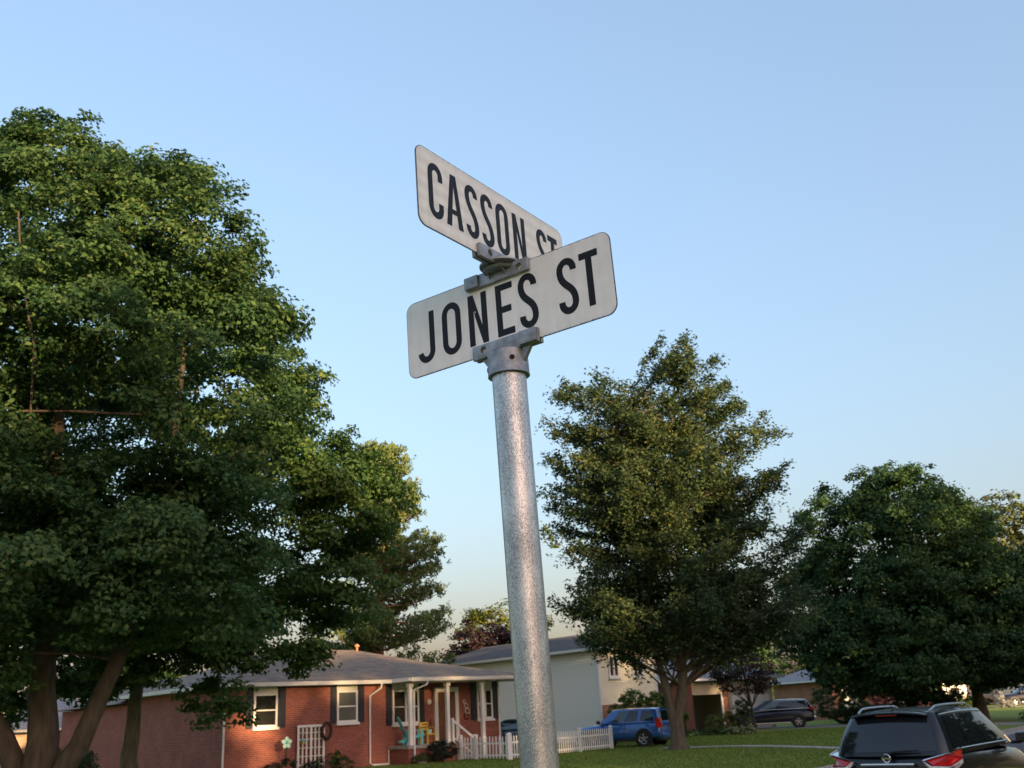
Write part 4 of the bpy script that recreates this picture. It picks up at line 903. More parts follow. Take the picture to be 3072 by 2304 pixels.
# -- far houses along the street
H4 = thing('garage_house', 'distant brick house with white garage door above the black car roof', 'house', (24.9, 86.0, 0), R(22))
MB().span(0, 1.0, 0, 8, -.2, 3.0).build('wall', 'brick_orange', H4); MB().span(2.9, 10.5, .4, 8, -.2, 3.0).build('wall', 'brick_dark', H4); MB().span(1.0, 2.9, .25, 8, -.2, 3.0).build('wall', 'siding_pale', H4)
gd = MB().span(1.05, 2.85, .18, .25, 0, 2.25).build('garage_door', 'siding_pale', H4)
for i in range(4): MB().span(1.1, 2.8, .14, .18, .04 + i * .55, .54 + i * .55).build('door_panel', 'paint_white', gd)
for x in (5.2, 5.42): MB().span(x, x + .12, -.6, -.48, -.1, 2.9).build('porch_column', 'paint_white', H4)
window(H4, 6.8, 8.3, 1.1, 2.3, .4, False, mull=1)
hip_roof(MB(), 0, 10.5, 0, 8, 3.2, 5.0, .7).build('roof', 'shingle_grey', H4); eaves(H4, 0, 10.5, 0, 8, 3.2, .7, 'paint_white')
H5 = thing('gable_house', 'distant white gabled house beside the thick maple trunk', 'house', (48.2, 122, 0), R(15))
MB().prism([(0, 0), (3.2, 0), (3.2, 2.8), (1.6, 4.0), (0, 2.8)], 0, 9).build('wall', 'paint_white', H5)
for s in (-1, 1): MB().box((1.6 + s * .95, 4.4, 3.55), (2.3, 9.6, .12), ry=s * R(37)).build('roof', 'shingle_grey', H5)
window(H5, .9, 2.2, 1.0, 2.2, 0)
H6 = thing('peach_house', 'distant peach-coloured house catching the evening sun left of the pickup', 'house', (51.0, 126, 0), R(5))
MB().span(0, 6, 0, 8, -.2, 3.4).build('wall', 'siding_peach', H6); hip_roof(MB(), 0, 6, 0, 8, 3.4, 5.2, .5).build('roof', 'shingle_brown', H6); window(H6, 3.2, 4.6, 1.2, 2.4, 0)
H7 = thing('pale_house', 'distant pale sunlit house behind the navy pickup', 'house', (56.4, 118, 0), R(5))
MB().span(0, 12, 0, 8, -.2, 3.9).build('wall', 'siding_pale', H7); hip_roof(MB(), 0, 12, 0, 8, 3.9, 5.9, .5).build('roof', 'shingle_brown', H7); window(H7, 4, 6, 1.2, 2.5, 0)
H8 = thing('tan_brick_house', 'low tan brick house with grey roof glimpsed between the maple stems', 'house', (-33.5, 62.5, 0), R(12))
MB().span(0, 11, 0, 8, -.2, 2.05).build('wall', 'brick_tan', H8); hip_roof(MB(), 0, 11, 0, 8, 2.35, 4.2, .6).build('roof', 'shingle_grey', H8); eaves(H8, 0, 11, 0, 8, 2.35, .6); window(H8, 6, 7.6, .9, 1.8, 0)
H9 = thing('tan_house', 'tan clapboard house at the far left edge behind the maple stems', 'house', (-33.9, 52, 0), R(30))
MB().span(0, 7, 0, 8, -.2, 3.4).build('wall', 'siding_tan', H9)
me = board(H9, 7, 'siding_tan')
for i in range(23): o = link('siding_board', me, H9); o.location = (0, 0, .02 + i * .145)
hip_roof(MB(), 0, 7, 0, 8, 3.4, 5.2, .5).build('roof', 'shingle_grey', H9); window(H9, 3, 4.4, 1.2, 2.5, -.03)

# ------------------------------------------------------------------ garden plants
def W(x, y): return ground_z(x, y)
p = in_house(1.75, -1.1); bush('shrub', 'low dark reddish shrub under the left brick house window', p, [(p[0] - .25, p[1], .2, .4, .35, .25), (p[0] + .3, p[1] + .2, .28, .4, .35, .30)], 'leaf_dark', 101, 60, 40, .13, .06)
p = in_house(3.9, -1.2); bush('shrub', 'rounded bright green shrub at the foot of the white trellis', p, [(p[0], p[1], .22, .65, .5, .42), (p[0] + .4, p[1] + .3, .2, .5, .45, .35)], 'leaf_bush', 102, 90, 45, .14, .055)
p = in_house(3.1, -1.0); bush('shrub', 'small dark shrub at the left foot of the trellis', p, [(p[0], p[1], .15, .3, .3, .25)], 'leaf_dark', 103, 30, 40, .12, .05)
p = in_house(8.6, -1.95); bush('round_bush', 'clipped dark ball-shaped bush in front of the porch', p, [(p[0] - .12, p[1], .45, .50, .48, .42), (p[0] + .3, p[1] + .25, .5, .40, .4, .36)], 'leaf_dark', 104, 150, 50, .11, .045)
p = in_house(7.7, -1.75); bush('shrub', 'wispy green plant at the foot of the porch corner post', p, [(p[0], p[1], .12, .4, .3, .28)], 'leaf_bush', 105, 36, 36, .12, .05)
p = (-15.6, 35.6, 0); bush('shrub', 'flat-topped green shrub between the maple trunks by the brick side wall', p, [(p[0], p[1], .9, .9, .8, .5), (p[0] + .5, p[1], .5, .7, .7, .5)], 'leaf_bush', 106, 120, 50, .2, .08)
p = (5.4, 55.6, 0); bush('lilac_bush', 'tall spiky bright green bushes growing behind the blue car', p, [(4.6, 55.6, 1.3, .6, .6, .7), (5.5, 56, 1.9, .75, .7, .8), (6.9, 56.6, 1.7, .8, .7, .8), (4.2, 55.4, .8, .5, .5, .6), (6.2, 56.2, 1.0, .8, .6, .7), (7.8, 57, 1.2, .7, .6, .6)], 'leaf_bright', 107, 260, 50, .22, .13, up=1.1)
p = (11.9, 64.2, 0); bush('golden_bush', 'yellow-green shrub in front of the carport', p, [(11.3, 64.2, .55, .6, .5, .55), (12.0, 64.3, .7, .5, .5, .5)], 'leaf_lime', 108, 70, 45, .18, .10)
p = (12.9, 64.6, 0); bush('shrub', 'dark green upright shrub inside the carport opening', p, [(12.8, 64.6, .8, .7, .5, .8), (13.2, 64.8, 1.4, .5, .4, .6)], 'leaf_bush', 109, 90, 45, .2, .09)
p = (10.8, 60.0, 0); bush('ground_cover', 'grey-green spreading plants in the bed right of the elm trunk', p, [(9.4, 60.4, .15, .8, .5, .28), (10.6, 60.2, .18, .9, .5, .28)], 'leaf_bush', 110, 80, 45, .16, .08)
for i, (x, y) in enumerate(((11.6, 59.6), (12.2, 59.3), (11.2, 59.1))):
    bush('hosta', 'pale variegated hosta clump in the bed, %s' % ('largest and highest of three', 'rightmost of three', 'lowest of three')[i], (x, y, 0), [(x, y, .22, .42, .36, .2)], 'leaf_hosta', 111 + i, 24, 22, .14, .17, cat='plant', group='hostas in the bed', up=.9)
for i, (x, y) in enumerate(((21.2, 70.4), (22.9, 71.2), (24.8, 72.4))):
    bush('hedge', 'rounded clipped green hedge bush, %s' % ('just right of the minivan', 'middle of the three by the drive', 'partly hidden by the black car')[i], (x, y, 0), [(x, y, .55, 1.0, .8, .6), (x + .5, y, .6, .8, .8, .5)], 'leaf_bush', 120 + i, 120, 50, .2, .09, cat='hedge', group='clipped hedge bushes')
for i, (x, y, s) in enumerate(((22.6, 79.5, 1.5), (24.6, 80.0, 1.3))):
    bush('shrub', ('tall', 'leafy')[i] + (' dark green shrub behind the hedge near the orange brick pier', ' dark green shrub nearer the white garage door')[i], (x, y, 0), [(x, y, .9 * s, .9 * s, .8, .8 * s)], 'leaf_bush', 126 + i, 110, 50, .25, .11)
bush('red_shrub', 'dark red leaved shrub in front of the distant garage house', (27.9, 82.5, 0), [(27.9, 82.5, 1.3, .9, .8, .9), (28.6, 82.4, 1.0, .8, .8, .7)], 'leaf_red', 130, 100, 45, .22, .10)
gz = W(28.2, 58.6)
bush('shrub', 'dark green bush at the right frame edge on the far lawn', (28.3, 58.6, gz), [(28.4, 58.6, gz + .55, 1.1, .9, .7), (29.4, 58.6, gz + .7, 1.0, .9, .8)], 'leaf_bush', 131, 120, 50, .22, .10)
bush('flower_bush', 'white flowering shrub in front of the pickup bumper', (45.4, 101.4, 0), [(45.3, 101.4, 1.1, .5, .5, .45), (45.6, 101.3, .5, .55, .5, .45), (46.2, 101.2, .25, .4, .4, .3)], 'leaf_white', 132, 70, 40, .2, .12)
for i, (x, y) in enumerate(((49.5, 121), (52.3, 124), (46.5, 119))):
    bush('shrub', 'low dark shrub under the far %s' % ('white gable house', 'peach house', 'trees left of the gable house')[i], (x, y, 0), [(x, y, .5, 1.3, .9, .6), (x + 1.2, y, .4, 1, .8, .5)], 'leaf_bush', 135 + i, 90, 45, .28, .14)

# ------------------------------------------------------------------ grass blades on the lawn in view
rg = np.random.default_rng(77); n = 110000
gy = 26 + 36 * rg.random(n) ** 1.3; gx = -5 + 24 * rg.random(n)
gu, gv = gx * CU.x + (gy - 1.65) * CU.y, gx * JV.x + (gy - 1.65) * JV.y
ok = (gv > CAS1 + .2) & (gu > JON1 + .2) & (np.hypot(gx - 5.95, gy - 43) > .5)
hx_, hy_ = (gx + 11.34) * math.cos(HD) + (gy - 38.7) * math.sin(HD), -(gx + 11.34) * math.sin(HD) + (gy - 38.7) * math.cos(HD)
ok &= ~((hx_ > -.1) & (hx_ < 13.6) & (hy_ > -1.6))
wx, wy = gx - 5.6, gy - 45.2; dl = (wx * 8.0 + wy * -5.7) / 9.82; dp = np.abs((wx * 5.7 + wy * 8.0) / 9.82); ok &= ~((dl > -.1) & (dl < 9.9) & (dp < .47))
gx, gy = gx[ok], gy[ok]; gz_ = np.array([ground_z(x, y) for x, y in zip(gx, gy)]); n = len(gx)
nr = rg.normal(size=(n, 3)) * np.array([1, 1, .25]); sz = rg.uniform(.05, .11, n)
gp = np.stack([gx, gy, gz_ + sz * .25], 1)
go = leaf_object('grass', 'leaf_grass', gp, nr, sz, rg, aspect=.30, fold=.02, kind='stuff'); go['label'] = 'short mown grass blades on the lawns'

# ------------------------------------------------------------------ vehicles (local +x is forward, origin on the ground at the middle)
def wheel(parent, x, y, r, w, side, rim='alloy'):
    t = MB(); t.lathe([(r * .62, -w / 2), (r * .93, -w / 2), (r, -w * .36), (r, w * .36), (r * .93, w / 2), (r * .62, w / 2)], (0, 0, 0), 28, 'y'); o = t.build('wheel', 'tyre', parent, smooth=True); o.location = (x, y, r)
    m = MB(); yo = side * w * .40
    m.lathe([(r * .64, yo + side * .012), (r * .58, yo), (r * .56, yo - side * .05), (.001, yo - side * .06)], (0, 0, 0), 28, 'y')
    m.build('rim', rim, o, smooth=True)
    s = MB()
    for k in range(5):
        a = 2 * math.pi * k / 5 + .3; s.box((math.cos(a) * r * .30, yo - side * .004, math.sin(a) * r * .30), (r * .60, .03, r * .15), ry=-a)
    s.lathe([(.001, yo + side * .012), (r * .13, yo + side * .008), (r * .13, yo - side * .02)], (0, 0, 0), 12, 'y'); s.build('spokes', rim, o)
    return o

class Car:
    """lower body lofted over stations, greenhouse as analytic patches so glass can sit on it"""
    def __init__(s, t, L, Wd, paint, stations, gh):
        s.t = t; s.L = L; s.W = Wd; s.p = paint; s.g = gh
        b = MB(); ring = []
        for (x, zb, zm, zt, wb, wm, wt) in stations:
            ring.append([(x, -wb, zb), (x, -wm, zb + .10), (x, -wm, zm), (x, -wt, zt - .05), (x, -wt * .86, zt), (x, 0, zt + .015), (x, wt * .86, zt), (x, wt, zt - .05), (x, wm, zm), (x, wm, zb + .10), (x, wb, zb), (x, 0, zb)])
        n = 12; vs = [p for r in ring for p in r]
        fs = [(i * n + k, i * n + (k + 1) % n, (i + 1) * n + (k + 1) % n, (i + 1) * n + k) for i in range(len(ring) - 1) for k in range(n)] + [tuple(range(n - 1, -1, -1)), tuple(range((len(ring) - 1) * n, len(ring) * n))]
        b.add(vs, fs); s.body = b.build('body', paint, t, smooth=True, subsurf=2)
        u = MB()
        for sd in (-1, 1): u.grid(lambda a, v, q=sd: s.side(a, v, q, 0), 0, 1, 0, 1, 26, 8)
        u.grid(lambda a, v: s.front(a, v, 0), 0, 1, 0, 1, 12, 8); u.grid(lambda a, v: s.rear(a, v, 0), 0, 1, 0, 1, 14, 8)
        u.grid(lambda a, v: s.roof(a, v, 0), 0, 1, 0, 1, 20, 12)
        me = u.build('cabin', paint, t, smooth=True, angle=50)
        bm = bmesh.new(); bm.from_mesh(me.data); bmesh.ops.remove_doubles(bm, verts=bm.verts, dist=.004); bmesh.ops.recalc_face_normals(bm, faces=bm.faces); bm.to_mesh(me.data); bm.free()
        s.cabin = me
    def lv(s, v):
        g = s.g; c = math.sin(v * math.pi / 2) if False else v
        k = v + g.get('bow', .10) * math.sin(v * math.pi)          # cabin sides bow outwards a little
        w = g['wb'] + (g['wr'] - g['wb']) * v + g.get('bulge', .025) * math.sin(v * math.pi)
        xf = g['fb'] + (g['fr'] - g['fb']) * v; xr = g['rb'] + (g['rr'] - g['rb']) * v - g.get('rbow', .03) * math.sin(v * math.pi)
        z = g['zb'] + (g['zr'] - g['zb']) * v
        return w, xf, xr, z
    def corner(s, u):            # plan taper of the side towards the ends
        return 1 - .07 * abs(2 * u - 1) ** 5
    def zroof(s, x, z, v):       # roofline falls to front and rear
        g = s.g; m = (g['fr'] + g['rr']) / 2; h = (g['fr'] - g['rr']) / 2; t = (x - m) / h
        return z - v * g.get('drop', .05) * abs(max(-1.2, min(1.2, t))) ** 2.2
    def side(s, u, v, sd, off):
        w, xf, xr, z = s.lv(v); x = xr + (xf - xr) * u; return (x, sd * (w * s.corner(u) + off), s.zroof(x, z, v))
    def front(s, a, v, off):
        w, xf, xr, z = s.lv(v); y = (2 * a - 1); yy = y * w * s.corner(1); x = xf + s.g.get('fbow', .12) * (1 - y * y) + off; return (x, yy, s.zroof(xf, z, v))
    def rear(s, a, v, off):
        w, xf, xr, z = s.lv(v); y = (2 * a - 1); yy = y * w * s.corner(0); x = xr - s.g.get('bbow', .07) * (1 - y * y) - off; return (x, yy, s.zroof(xr, z, v) + .02 * v * (1 - y * y))
    def roof(s, u, a, off):
        w, xf, xr, z = s.lv(1); y = 2 * a - 1
        x0 = xr - s.g.get('bbow', .07) * (1 - y * y); x1 = xf + s.g.get('fbow', .12) * (1 - y * y); x = x0 + (x1 - x0) * u; xe = xr + (xf - xr) * u
        return (x, y * w * s.corner(u), s.zroof(xe, z, 1) + s.g.get('crown', .045) * (1 - abs(y) ** 2.4) + .02 * (1 - y * y) * (1 if u < .02 else 0) * 0 + off)
    def glass(s, fn, u0, u1, v0, v1, mat='car_glass', name='window', skew=0.0, nu=8, nv=5, off=.006):
        b = MB(); b.grid(lambda u, v: fn(u + skew * (v - v0) / max(1e-6, v1 - v0), v, off), u0, u1, v0, v1, nu, nv); return b.build(name, mat, s.t, smooth=True, angle=60)

def quad_patch(parent, name, mat, pts, th=.02, axis=(1, 0, 0), bevel=0):
    b = MB(); n = len(pts); ax = Vector(axis) * th; Q = [tuple(Vector(p) + ax) for p in pts]
    b.add(list(pts) + Q, [tuple(range(n)), tuple(range(2 * n - 1, n - 1, -1))] + [(i, i + n, (i + 1) % n + n, (i + 1) % n) for i in range(n)]); return b.build(name, mat, parent, bevel=bevel)

# -- the black three-row car parked on the street, seen from behind
hx, hy = .634, .773
rc = (5.56, 16.68)                                   # middle of the tailgate
SU = thing('parked_car', 'black people carrier with silver roof rails parked on the street in the foreground', 'car', (rc[0] + hx * 2.45, rc[1] + hy * 2.45, -.349), math.atan2(hy, hx))
car = Car(SU, 5.0, 1.95, 'car_black',
          [(-2.47, .42, .72, .98, .70, .84, .78), (-2.42, .34, .74, 1.10, .80, .93, .84), (-2.2, .28, .76, 1.17, .84, .97, .90), (-1.4, .26, .76, 1.17, .86, .98, .91), (0, .25, .74, 1.13, .86, .975, .91), (1.0, .25, .72, 1.08, .86, .97, .89), (1.5, .26, .72, 1.05, .85, .965, .84), (2.1, .30, .70, .98, .80, .93, .76), (2.42, .38, .66, .88, .66, .80, .62)],
          dict(wb=.915, wr=.70, fb=1.22, fr=.28, rb=-2.38, rr=-2.06, zb=1.10, zr=1.745, bulge=.03, drop=.035, crown=.05, bbow=.10, fbow=.22, rbow=.035))
car.glass(car.rear, .06, .94, .10, .90, 'car_glass', 'rear_window', nu=14, nv=8)
for sd in (-1, 1):
    f = lambda u, v, o, q=sd: car.side(u, v, q, o)
    car.glass(f, .085, .27, .16, .88, 'car_glass', 'side_window', skew=.02); car.glass(f, .29, .545, .14, .90, 'car_glass', 'side_window'); car.glass(f, .565, .83, .14, .90, 'car_glass', 'side_window', skew=.0)
    # bright trim round the glass
    tr = MB(); tr.tube([car.side(.07 + .86 * i / 20, .935, sd, .008) for i in range(21)], .012, 6); tr.build('window_trim', 'rail_silver', SU, smooth=True)
    tr = MB(); tr.tube([car.side(.12 + .80 * i / 20, .11, sd, .010) for i in range(21)], .010, 6); tr.build('window_trim', 'chrome', SU, smooth=True)
    # roof rail, lifted on its feet
    P = []
    for i in range(27):
        u = .05 + .82 * i / 26; q = Vector(car.roof(u, .5 + sd * .43, 0)); e = min(1, min(i, 26 - i) / 3.5); P.append(q + Vector((0, 0, .010 + .050 * (e * e * (3 - 2 * e)))))
    rl = MB(); rl.tube(P, .016, 8); rl.build('roof_rail', 'rail_silver', SU, smooth=True)
    # tail lamp wraps the corner: red above, clear below
    y0 = sd * .93
    quad_patch(SU, 'tail_lamp', 'lamp_red', [(-2.52, sd * .60, 1.035), (-2.42, y0 + sd * .02, 1.13), (-2.06, y0 + sd * .065, 1.175), (-2.05, y0 + sd * .065, 1.04), (-2.46, y0 + sd * .015, .955), (-2.55, sd * .70, .965)], .045, (.6, -sd * .75, 0), bevel=.008)
    quad_patch(SU, 'reversing_lamp', 'lamp_clear', [(-2.565, sd * .56, 1.035), (-2.56, sd * .68, .955), (-2.49, y0 + sd * .015, .945), (-2.05, y0 + sd * .065, 1.03), (-2.06, y0 + sd * .06, .965), (-2.5, y0 + sd * .01, .84), (-2.57, sd * .70, .85)], .045, (.6, -sd * .75, 0), bevel=.006)
    quad_patch(SU, 'lamp_trim', 'chrome', [(-2.575, sd * .555, 1.048), (-2.45, y0 + sd * .03, 1.145), (-2.06, y0 + sd * .073, 1.190), (-2.06, y0 + sd * .073, 1.178), (-2.45, y0 + sd * .03, 1.130), (-2.575, sd * .57, 1.035)], .03, (.6, -sd * .75, 0))
    # door mirror
    mb = MB(); mb.box((1.12, sd * 1.07, 1.19), (.13, .22, .17)); mo = mb.build('door_mirror', 'car_black', SU, smooth=True, bevel=.045, angle=70)
    MB().box((1.05, sd * 1.07, 1.19), (.012, .17, .12)).build('mirror_glass', 'car_glass', mo); MB().box((1.13, sd * .95, 1.11), (.08, .16, .05)).build('mirror_arm', 'car_black', mo)
    for x in (1.50, -1.42): wheel(SU, x, sd * .82, .37, .25, sd)
# spoiler with brake light, wiper, emblem, chrome bar, plate, antenna
sp = MB(); sp.grid(lambda a, v: (car.rear(.04 + .92 * a, 1, 0)[0] - .005 - .16 * v + .16 * (1 - v) * 1.0, car.rear(.04 + .92 * a, 1, 0)[1], car.zroof(car.g['rr'], 1.745, 1) + .050 * (1 - abs(2 * a - 1) ** 2.4) + .012 - .030 * v), 0, 1, 0, 1, 16, 4)
so = sp.build('spoiler', 'car_black', SU, smooth=True); md = so.modifiers.new('s', 'SOLIDIFY'); md.thickness = .03
MB().span(-2.285, -2.26, -.17, .17, 1.690, 1.704).build('brake_light', 'lamp_red', SU)
wp = MB(); wp.tube([(-2.52, .0, 1.14), (-2.525, -.12, 1.165), (-2.50, -.50, 1.185)], [.022, .022, .008], 6); wp.build('rear_wiper', 'black_plastic', SU, smooth=True)
em = MB(); em.tube([(-2.545, .058 * math.cos(2 * math.pi * i / 24), 1.075 + .058 * math.sin(2 * math.pi * i / 24)) for i in range(25)], .012, 8); eo = em.build('emblem', 'chrome', SU, smooth=True)
MB().span(-2.556, -2.530, -.078, .078, 1.062, 1.088).build('emblem_bar', 'chrome', eo)
MB().span(-2.575, -2.50, -.42, .42, .955, 1.005).build('tailgate_strip', 'chrome', SU, bevel=.018, smooth=True)
MB().span(-2.545, -2.50, -.26, .26, .76, .93).build('number_plate', 'paint_trim', SU)
MB().span(-2.62, -2.2, -.90, .90, .36, .66).build('rear_bumper', 'car_black', SU, bevel=.06, smooth=True)
an = MB(); an.tube([(-1.93, 0, 1.77), (-2.0, 0, 1.83), (-2.16, 0, 1.98)], [.012, .006, .004], 6); an.build('antenna', 'black_plastic', SU)
MB().span(2.33, 2.47, -.62, .62, .45, .70).build('grille', 'black_plastic', SU, bevel=.03)

def side_car(name, label, loc, rz, paint, st, gh, L, wins, wheels, r, glass='car_glass', extra=None, rim='alloy'):
    t = thing(name, label, 'car', loc, rz); c = Car(t, L, 1.9, paint, st, gh)
    c.glass(c.rear, .10, .90, .12, .86, glass, 'rear_window'); c.glass(c.front, .07, .93, .08, .90, 'car_glass_grey', 'windscreen')
    for sd in (-1, 1):
        f = lambda u, v, o, q=sd: c.side(u, v, q, o)
        for (a, b_, k, g_) in wins: c.glass(f, a, b_, .12, .88, g_ or glass, 'side_window', skew=k)
        for x in wheels:
            wheel(t, x, sd * (st[3][5] - .085), r, .23, sd, rim)
            ar = MB(); yy = sd * (st[3][5] + .004); ar.lathe([(.001, yy), (r + .075, yy), (r + .085, yy - sd * .05)], (x, 0, r + .01), 24, 'y'); ar.build('arch_shade_disc', 'black_plastic', t)  # black disc on the flank stands in for the shaded wheel well
        for x in (c.g['rb'] + .45 + (c.g['fb'] - c.g['rb']) * .40, c.g['fb'] - .25): MB().span(x - .006, x + .006, *sorted((sd * (st[3][5] - .02), sd * (st[3][5] + .003))), .42, c.g['zb'] - .04).build('door_seam', 'black_plastic', t)
        xm = c.g['fb'] - .08; m = MB().box((xm, sd * (c.g['wb'] + .14), c.g['zb'] + .09), (.13, .2, .16)).build('door_mirror', paint if paint != 'car_blue' else 'black_plastic', t, smooth=True, bevel=.04, angle=70)
        for x in (c.g['rb'] + .55 + (c.g['fb'] - c.g['rb']) * .40, c.g['rb'] + .42): MB().span(x, x + .2, *sorted((sd * (st[3][5]), sd * (st[3][5] + .03))), .93, .965).build('door_handle', paint, t)
    if extra: extra(t, c)
    return t
# blue compact car by the fence
def blue_x(t, c):
    for sd in (-1, 1):
        quad_patch(t, 'tail_lamp', 'lamp_red', [(-2.16, sd * .66, 1.20), (-2.10, sd * .86, 1.22), (-1.92, sd * .90, 1.20), (-1.95, sd * .90, .84), (-2.12, sd * .87, .80), (-2.20, sd * .70, .82)], .03, (.5, -sd * .6, 0))
        MB().span(2.05, 2.17, sd * .72 - .14, sd * .72 + .14, .78, .93).build('headlamp', 'lamp_clear', t, bevel=.03)
        MB().span(-2.235, -2.18, sd * .62 - .09, sd * .62 + .09, .50, .58).build('reflector', 'amber', t)
        rl = MB(); rl.tube([tuple(Vector(c.roof(.12 + .7 * i / 10, .5 + sd * .42, .03))) for i in range(11)], .018, 6); rl.build('roof_rail', 'black_plastic', t, smooth=True)
        MB().span(-1.1, 1.0, *sorted((sd * .86, sd * .905)), .26, .38).build('sill_trim', 'black_plastic', t)
    MB().span(-2.24, -2.05, -.82, .82, .36, .62).build('rear_bumper', 'car_blue', t, bevel=.05, smooth=True); MB().span(-2.22, -2.05, -.78, .78, .26, .37).build('bumper_skirt', 'black_plastic', t)
    MB().span(2.0, 2.21, -.78, .78, .30, .62).build('front_bumper', 'car_blue', t, bevel=.06, smooth=True); MB().span(2.13, 2.22, -.5, .5, .64, .86).build('grille', 'black_plastic', t)
side_car('compact_car', 'bright blue compact off-roader parked beside the fence and elm trunk', (4.45, 49.6, .0), R(150), 'car_blue',
         [(-2.16, .40, .66, 1.02, .70, .80, .72), (-2.08, .34, .70, 1.08, .78, .88, .80), (-1.7, .32, .72, 1.08, .80, .90, .84), (-1, .30, .72, 1.07, .80, .90, .85), (.2, .30, .72, 1.04, .80, .90, .85), (.9, .30, .72, 1.03, .80, .90, .84), (1.3, .32, .74, 1.00, .80, .90, .80), (1.9, .36, .72, .95, .76, .86, .74), (2.14, .42, .66, .86, .62, .74, .60)],
         dict(wb=.84, wr=.66, fb=.98, fr=.30, rb=-2.02, rr=-1.86, zb=1.04, zr=1.66, bulge=.02, drop=.05, crown=.05), 4.4,
         [(.08, .30, .0, None), (.36, .585, 0, None), (.61, .80, 0, 'car_glass_grey')], (1.28, -1.30), .36, 'car_glass', blue_x)
# dark minivan in the drive
def van_x(t, c):
    for sd in (-1, 1):
        quad_patch(t, 'tail_lamp', 'lamp_red', [(-2.5, sd * .72, 1.22), (-2.44, sd * .90, 1.24), (-2.2, sd * .95, 1.16), (-2.24, sd * .95, 1.06), (-2.46, sd * .92, .98), (-2.53, sd * .75, 1.0)], .03, (.5, -sd * .6, 0))
        tr = MB(); tr.tube([c.side(.05 + .80 * i / 20, .10, sd, .012) for i in range(21)] , .018, 6); tr.build('window_trim', 'rail_silver', t, smooth=True)
        tr = MB(); tr.tube([c.side(.05 + .75 * i / 20, .90, sd, .012) for i in range(21)] , .013, 6); tr.build('window_trim', 'rail_silver', t, smooth=True)
        tr = MB(); tr.tube([c.side(.05 - .02 * i / 4, .10 + .80 * i / 4, sd, .012) for i in range(5)] , .015, 6); tr.build('window_trim', 'rail_silver', t, smooth=True)
        MB().span(-1.0, 1.15, *sorted((sd * .95, sd * 1.0)), .30, .36).build('sill_strip', 'rail_silver', t)
        MB().span(2.22, 2.42, sd * .72 - .16, sd * .72 + .16, .74, .90).build('headlamp', 'lamp_clear', t, bevel=.03)
    MB().span(-2.62, -2.46, -.30, .30, .74, .94).build('number_plate', 'paint_white', t); MB().span(-2.60, -2.35, -.86, .86, .52, .68).build('rear_bumper', 'rail_silver', t, bevel=.04, smooth=True)
side_car('minivan', 'dark navy minivan with silver window trim parked in the driveway', (15.75, 68.0, .03), R(166), 'car_navy',
         [(-2.52, .42, .70, 1.00, .76, .88, .80), (-2.44, .34, .72, 1.10, .84, .95, .88), (-1.9, .28, .72, 1.12, .86, .98, .92), (-1, .26, .72, 1.10, .86, .98, .92), (.4, .26, .70, 1.06, .86, .98, .91), (1.2, .26, .70, 1.02, .86, .97, .88), (1.7, .28, .70, .98, .84, .95, .82), (2.2, .32, .66, .90, .78, .88, .74), (2.46, .40, .62, .80, .62, .74, .58)],
         dict(wb=.93, wr=.72, fb=1.55, fr=.45, rb=-2.38, rr=-2.02, zb=1.08, zr=1.70, bulge=.03, drop=.06, crown=.05), 5.1,
         [(.06, .33, .02, None), (.35, .60, 0, None), (.62, .86, -.03, 'car_glass_grey')], (1.55, -1.5), .36, 'car_glass', van_x)
# navy pickup on the far drive
PK = thing('pickup_truck', 'navy pickup truck parked on a far driveway at the right edge', 'truck', (49.0, 103.0, 0), R(176))
pk = Car(PK, 5.9, 2.0, 'car_navy',
         [(-2.9, .55, .90, 1.25, .80, .95, .93), (-2.85, .50, .92, 1.32, .85, .98, .95), (-1.5, .50, .92, 1.32, .86, 1.0, .96), (-.8, .46, .92, 1.30, .86, 1.0, .96), (.6, .46, .92, 1.26, .86, 1.0, .95), (1.3, .46, .92, 1.24, .86, 1.0, .93), (1.6, .48, .92, 1.22, .86, 1.0, .92), (2.6, .50, .90, 1.16, .86, .98, .88), (2.92, .55, .86, 1.06, .78, .90, .78)],
         dict(wb=.92, wr=.72, fb=1.35, fr=.62, rb=-1.05, rr=-.85, zb=1.24, zr=1.90, bulge=.02, drop=.04, crown=.04))
pk.glass(pk.front, .07, .93, .1, .9, 'car_glass_grey', 'windscreen'); pk.glass(pk.rear, .1, .9, .15, .85, 'car_glass', 'rear_window')
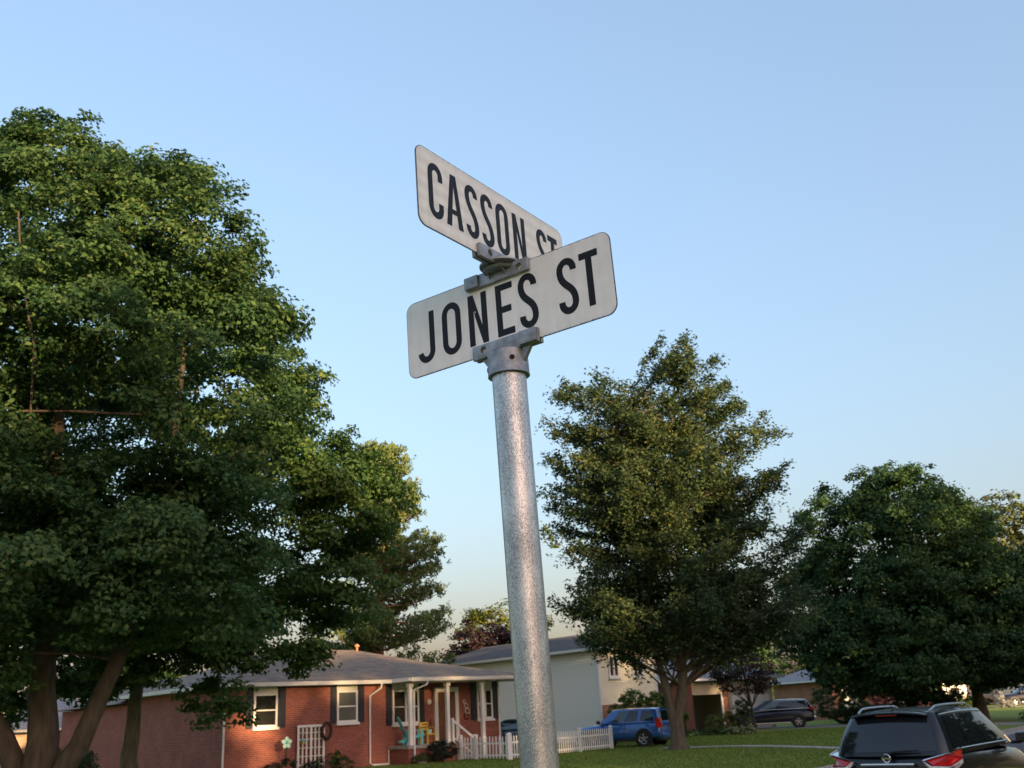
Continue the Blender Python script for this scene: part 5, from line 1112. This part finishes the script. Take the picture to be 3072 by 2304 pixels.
for sd in (-1, 1):
    f = lambda u, v, o, q=sd: pk.side(u, v, q, o)
    pk.glass(f, .08, .45, .12, .86, 'car_glass', 'side_window'); pk.glass(f, .50, .86, .12, .86, 'car_glass_grey', 'side_window')
    for x in (1.85, -1.8):
        wheel(PK, x, sd * .90, .40, .27, sd); ar = MB(); yy = sd * 1.004; ar.lathe([(.001, yy), (.50, yy), (.51, yy - sd * .05)], (x, 0, .42), 24, 'y'); ar.build('arch_shade_disc', 'black_plastic', PK)  # the wheel well's shade is again a black disc on the body
    MB().span(2.78, 2.95, sd * .70 - .16, sd * .70 + .16, .88, 1.06).build('headlamp', 'lamp_clear', PK, bevel=.03)
    MB().box((1.2, sd * 1.12, 1.36), (.12, .22, .24)).build('door_mirror', 'black_plastic', PK, bevel=.03); MB().span(-.8, 1.2, *sorted((sd * .95, sd * 1.06)), .40, .46).build('running_board', 'rail_silver', PK)
MB().span(2.8, 3.02, -.92, .92, .50, .72).build('front_bumper', 'chrome', PK, bevel=.04, smooth=True); MB().span(2.88, 2.96, -.5, .5, .78, 1.04).build('grille', 'chrome', PK)
# a dark car mostly hidden behind the post, nose showing beside the grey wall
side_car('hatchback_car', 'dark hatchback almost hidden behind the sign post beside the grey house wall', (-1.0, 58.2, 0), R(128), 'car_navy',
         [(-1.95, .40, .62, .90, .70, .78, .70), (-1.88, .34, .66, .96, .76, .84, .78), (-1.6, .30, .66, .98, .78, .86, .80), (-1, .28, .66, .97, .78, .86, .80), (.2, .28, .66, .94, .78, .86, .80), (.8, .28, .66, .92, .78, .86, .79), (1.2, .30, .66, .88, .78, .85, .74), (1.75, .34, .62, .80, .72, .80, .66), (1.95, .40, .58, .72, .58, .68, .54)],
         dict(wb=.80, wr=.60, fb=.95, fr=.15, rb=-1.85, rr=-1.45, zb=.93, zr=1.45, bulge=.02, drop=.05, crown=.04), 3.95,
         [(.12, .34, .02, None), (.38, .60, 0, None), (.63, .82, -.02, None)], (1.2, -1.2), .31, 'car_glass')
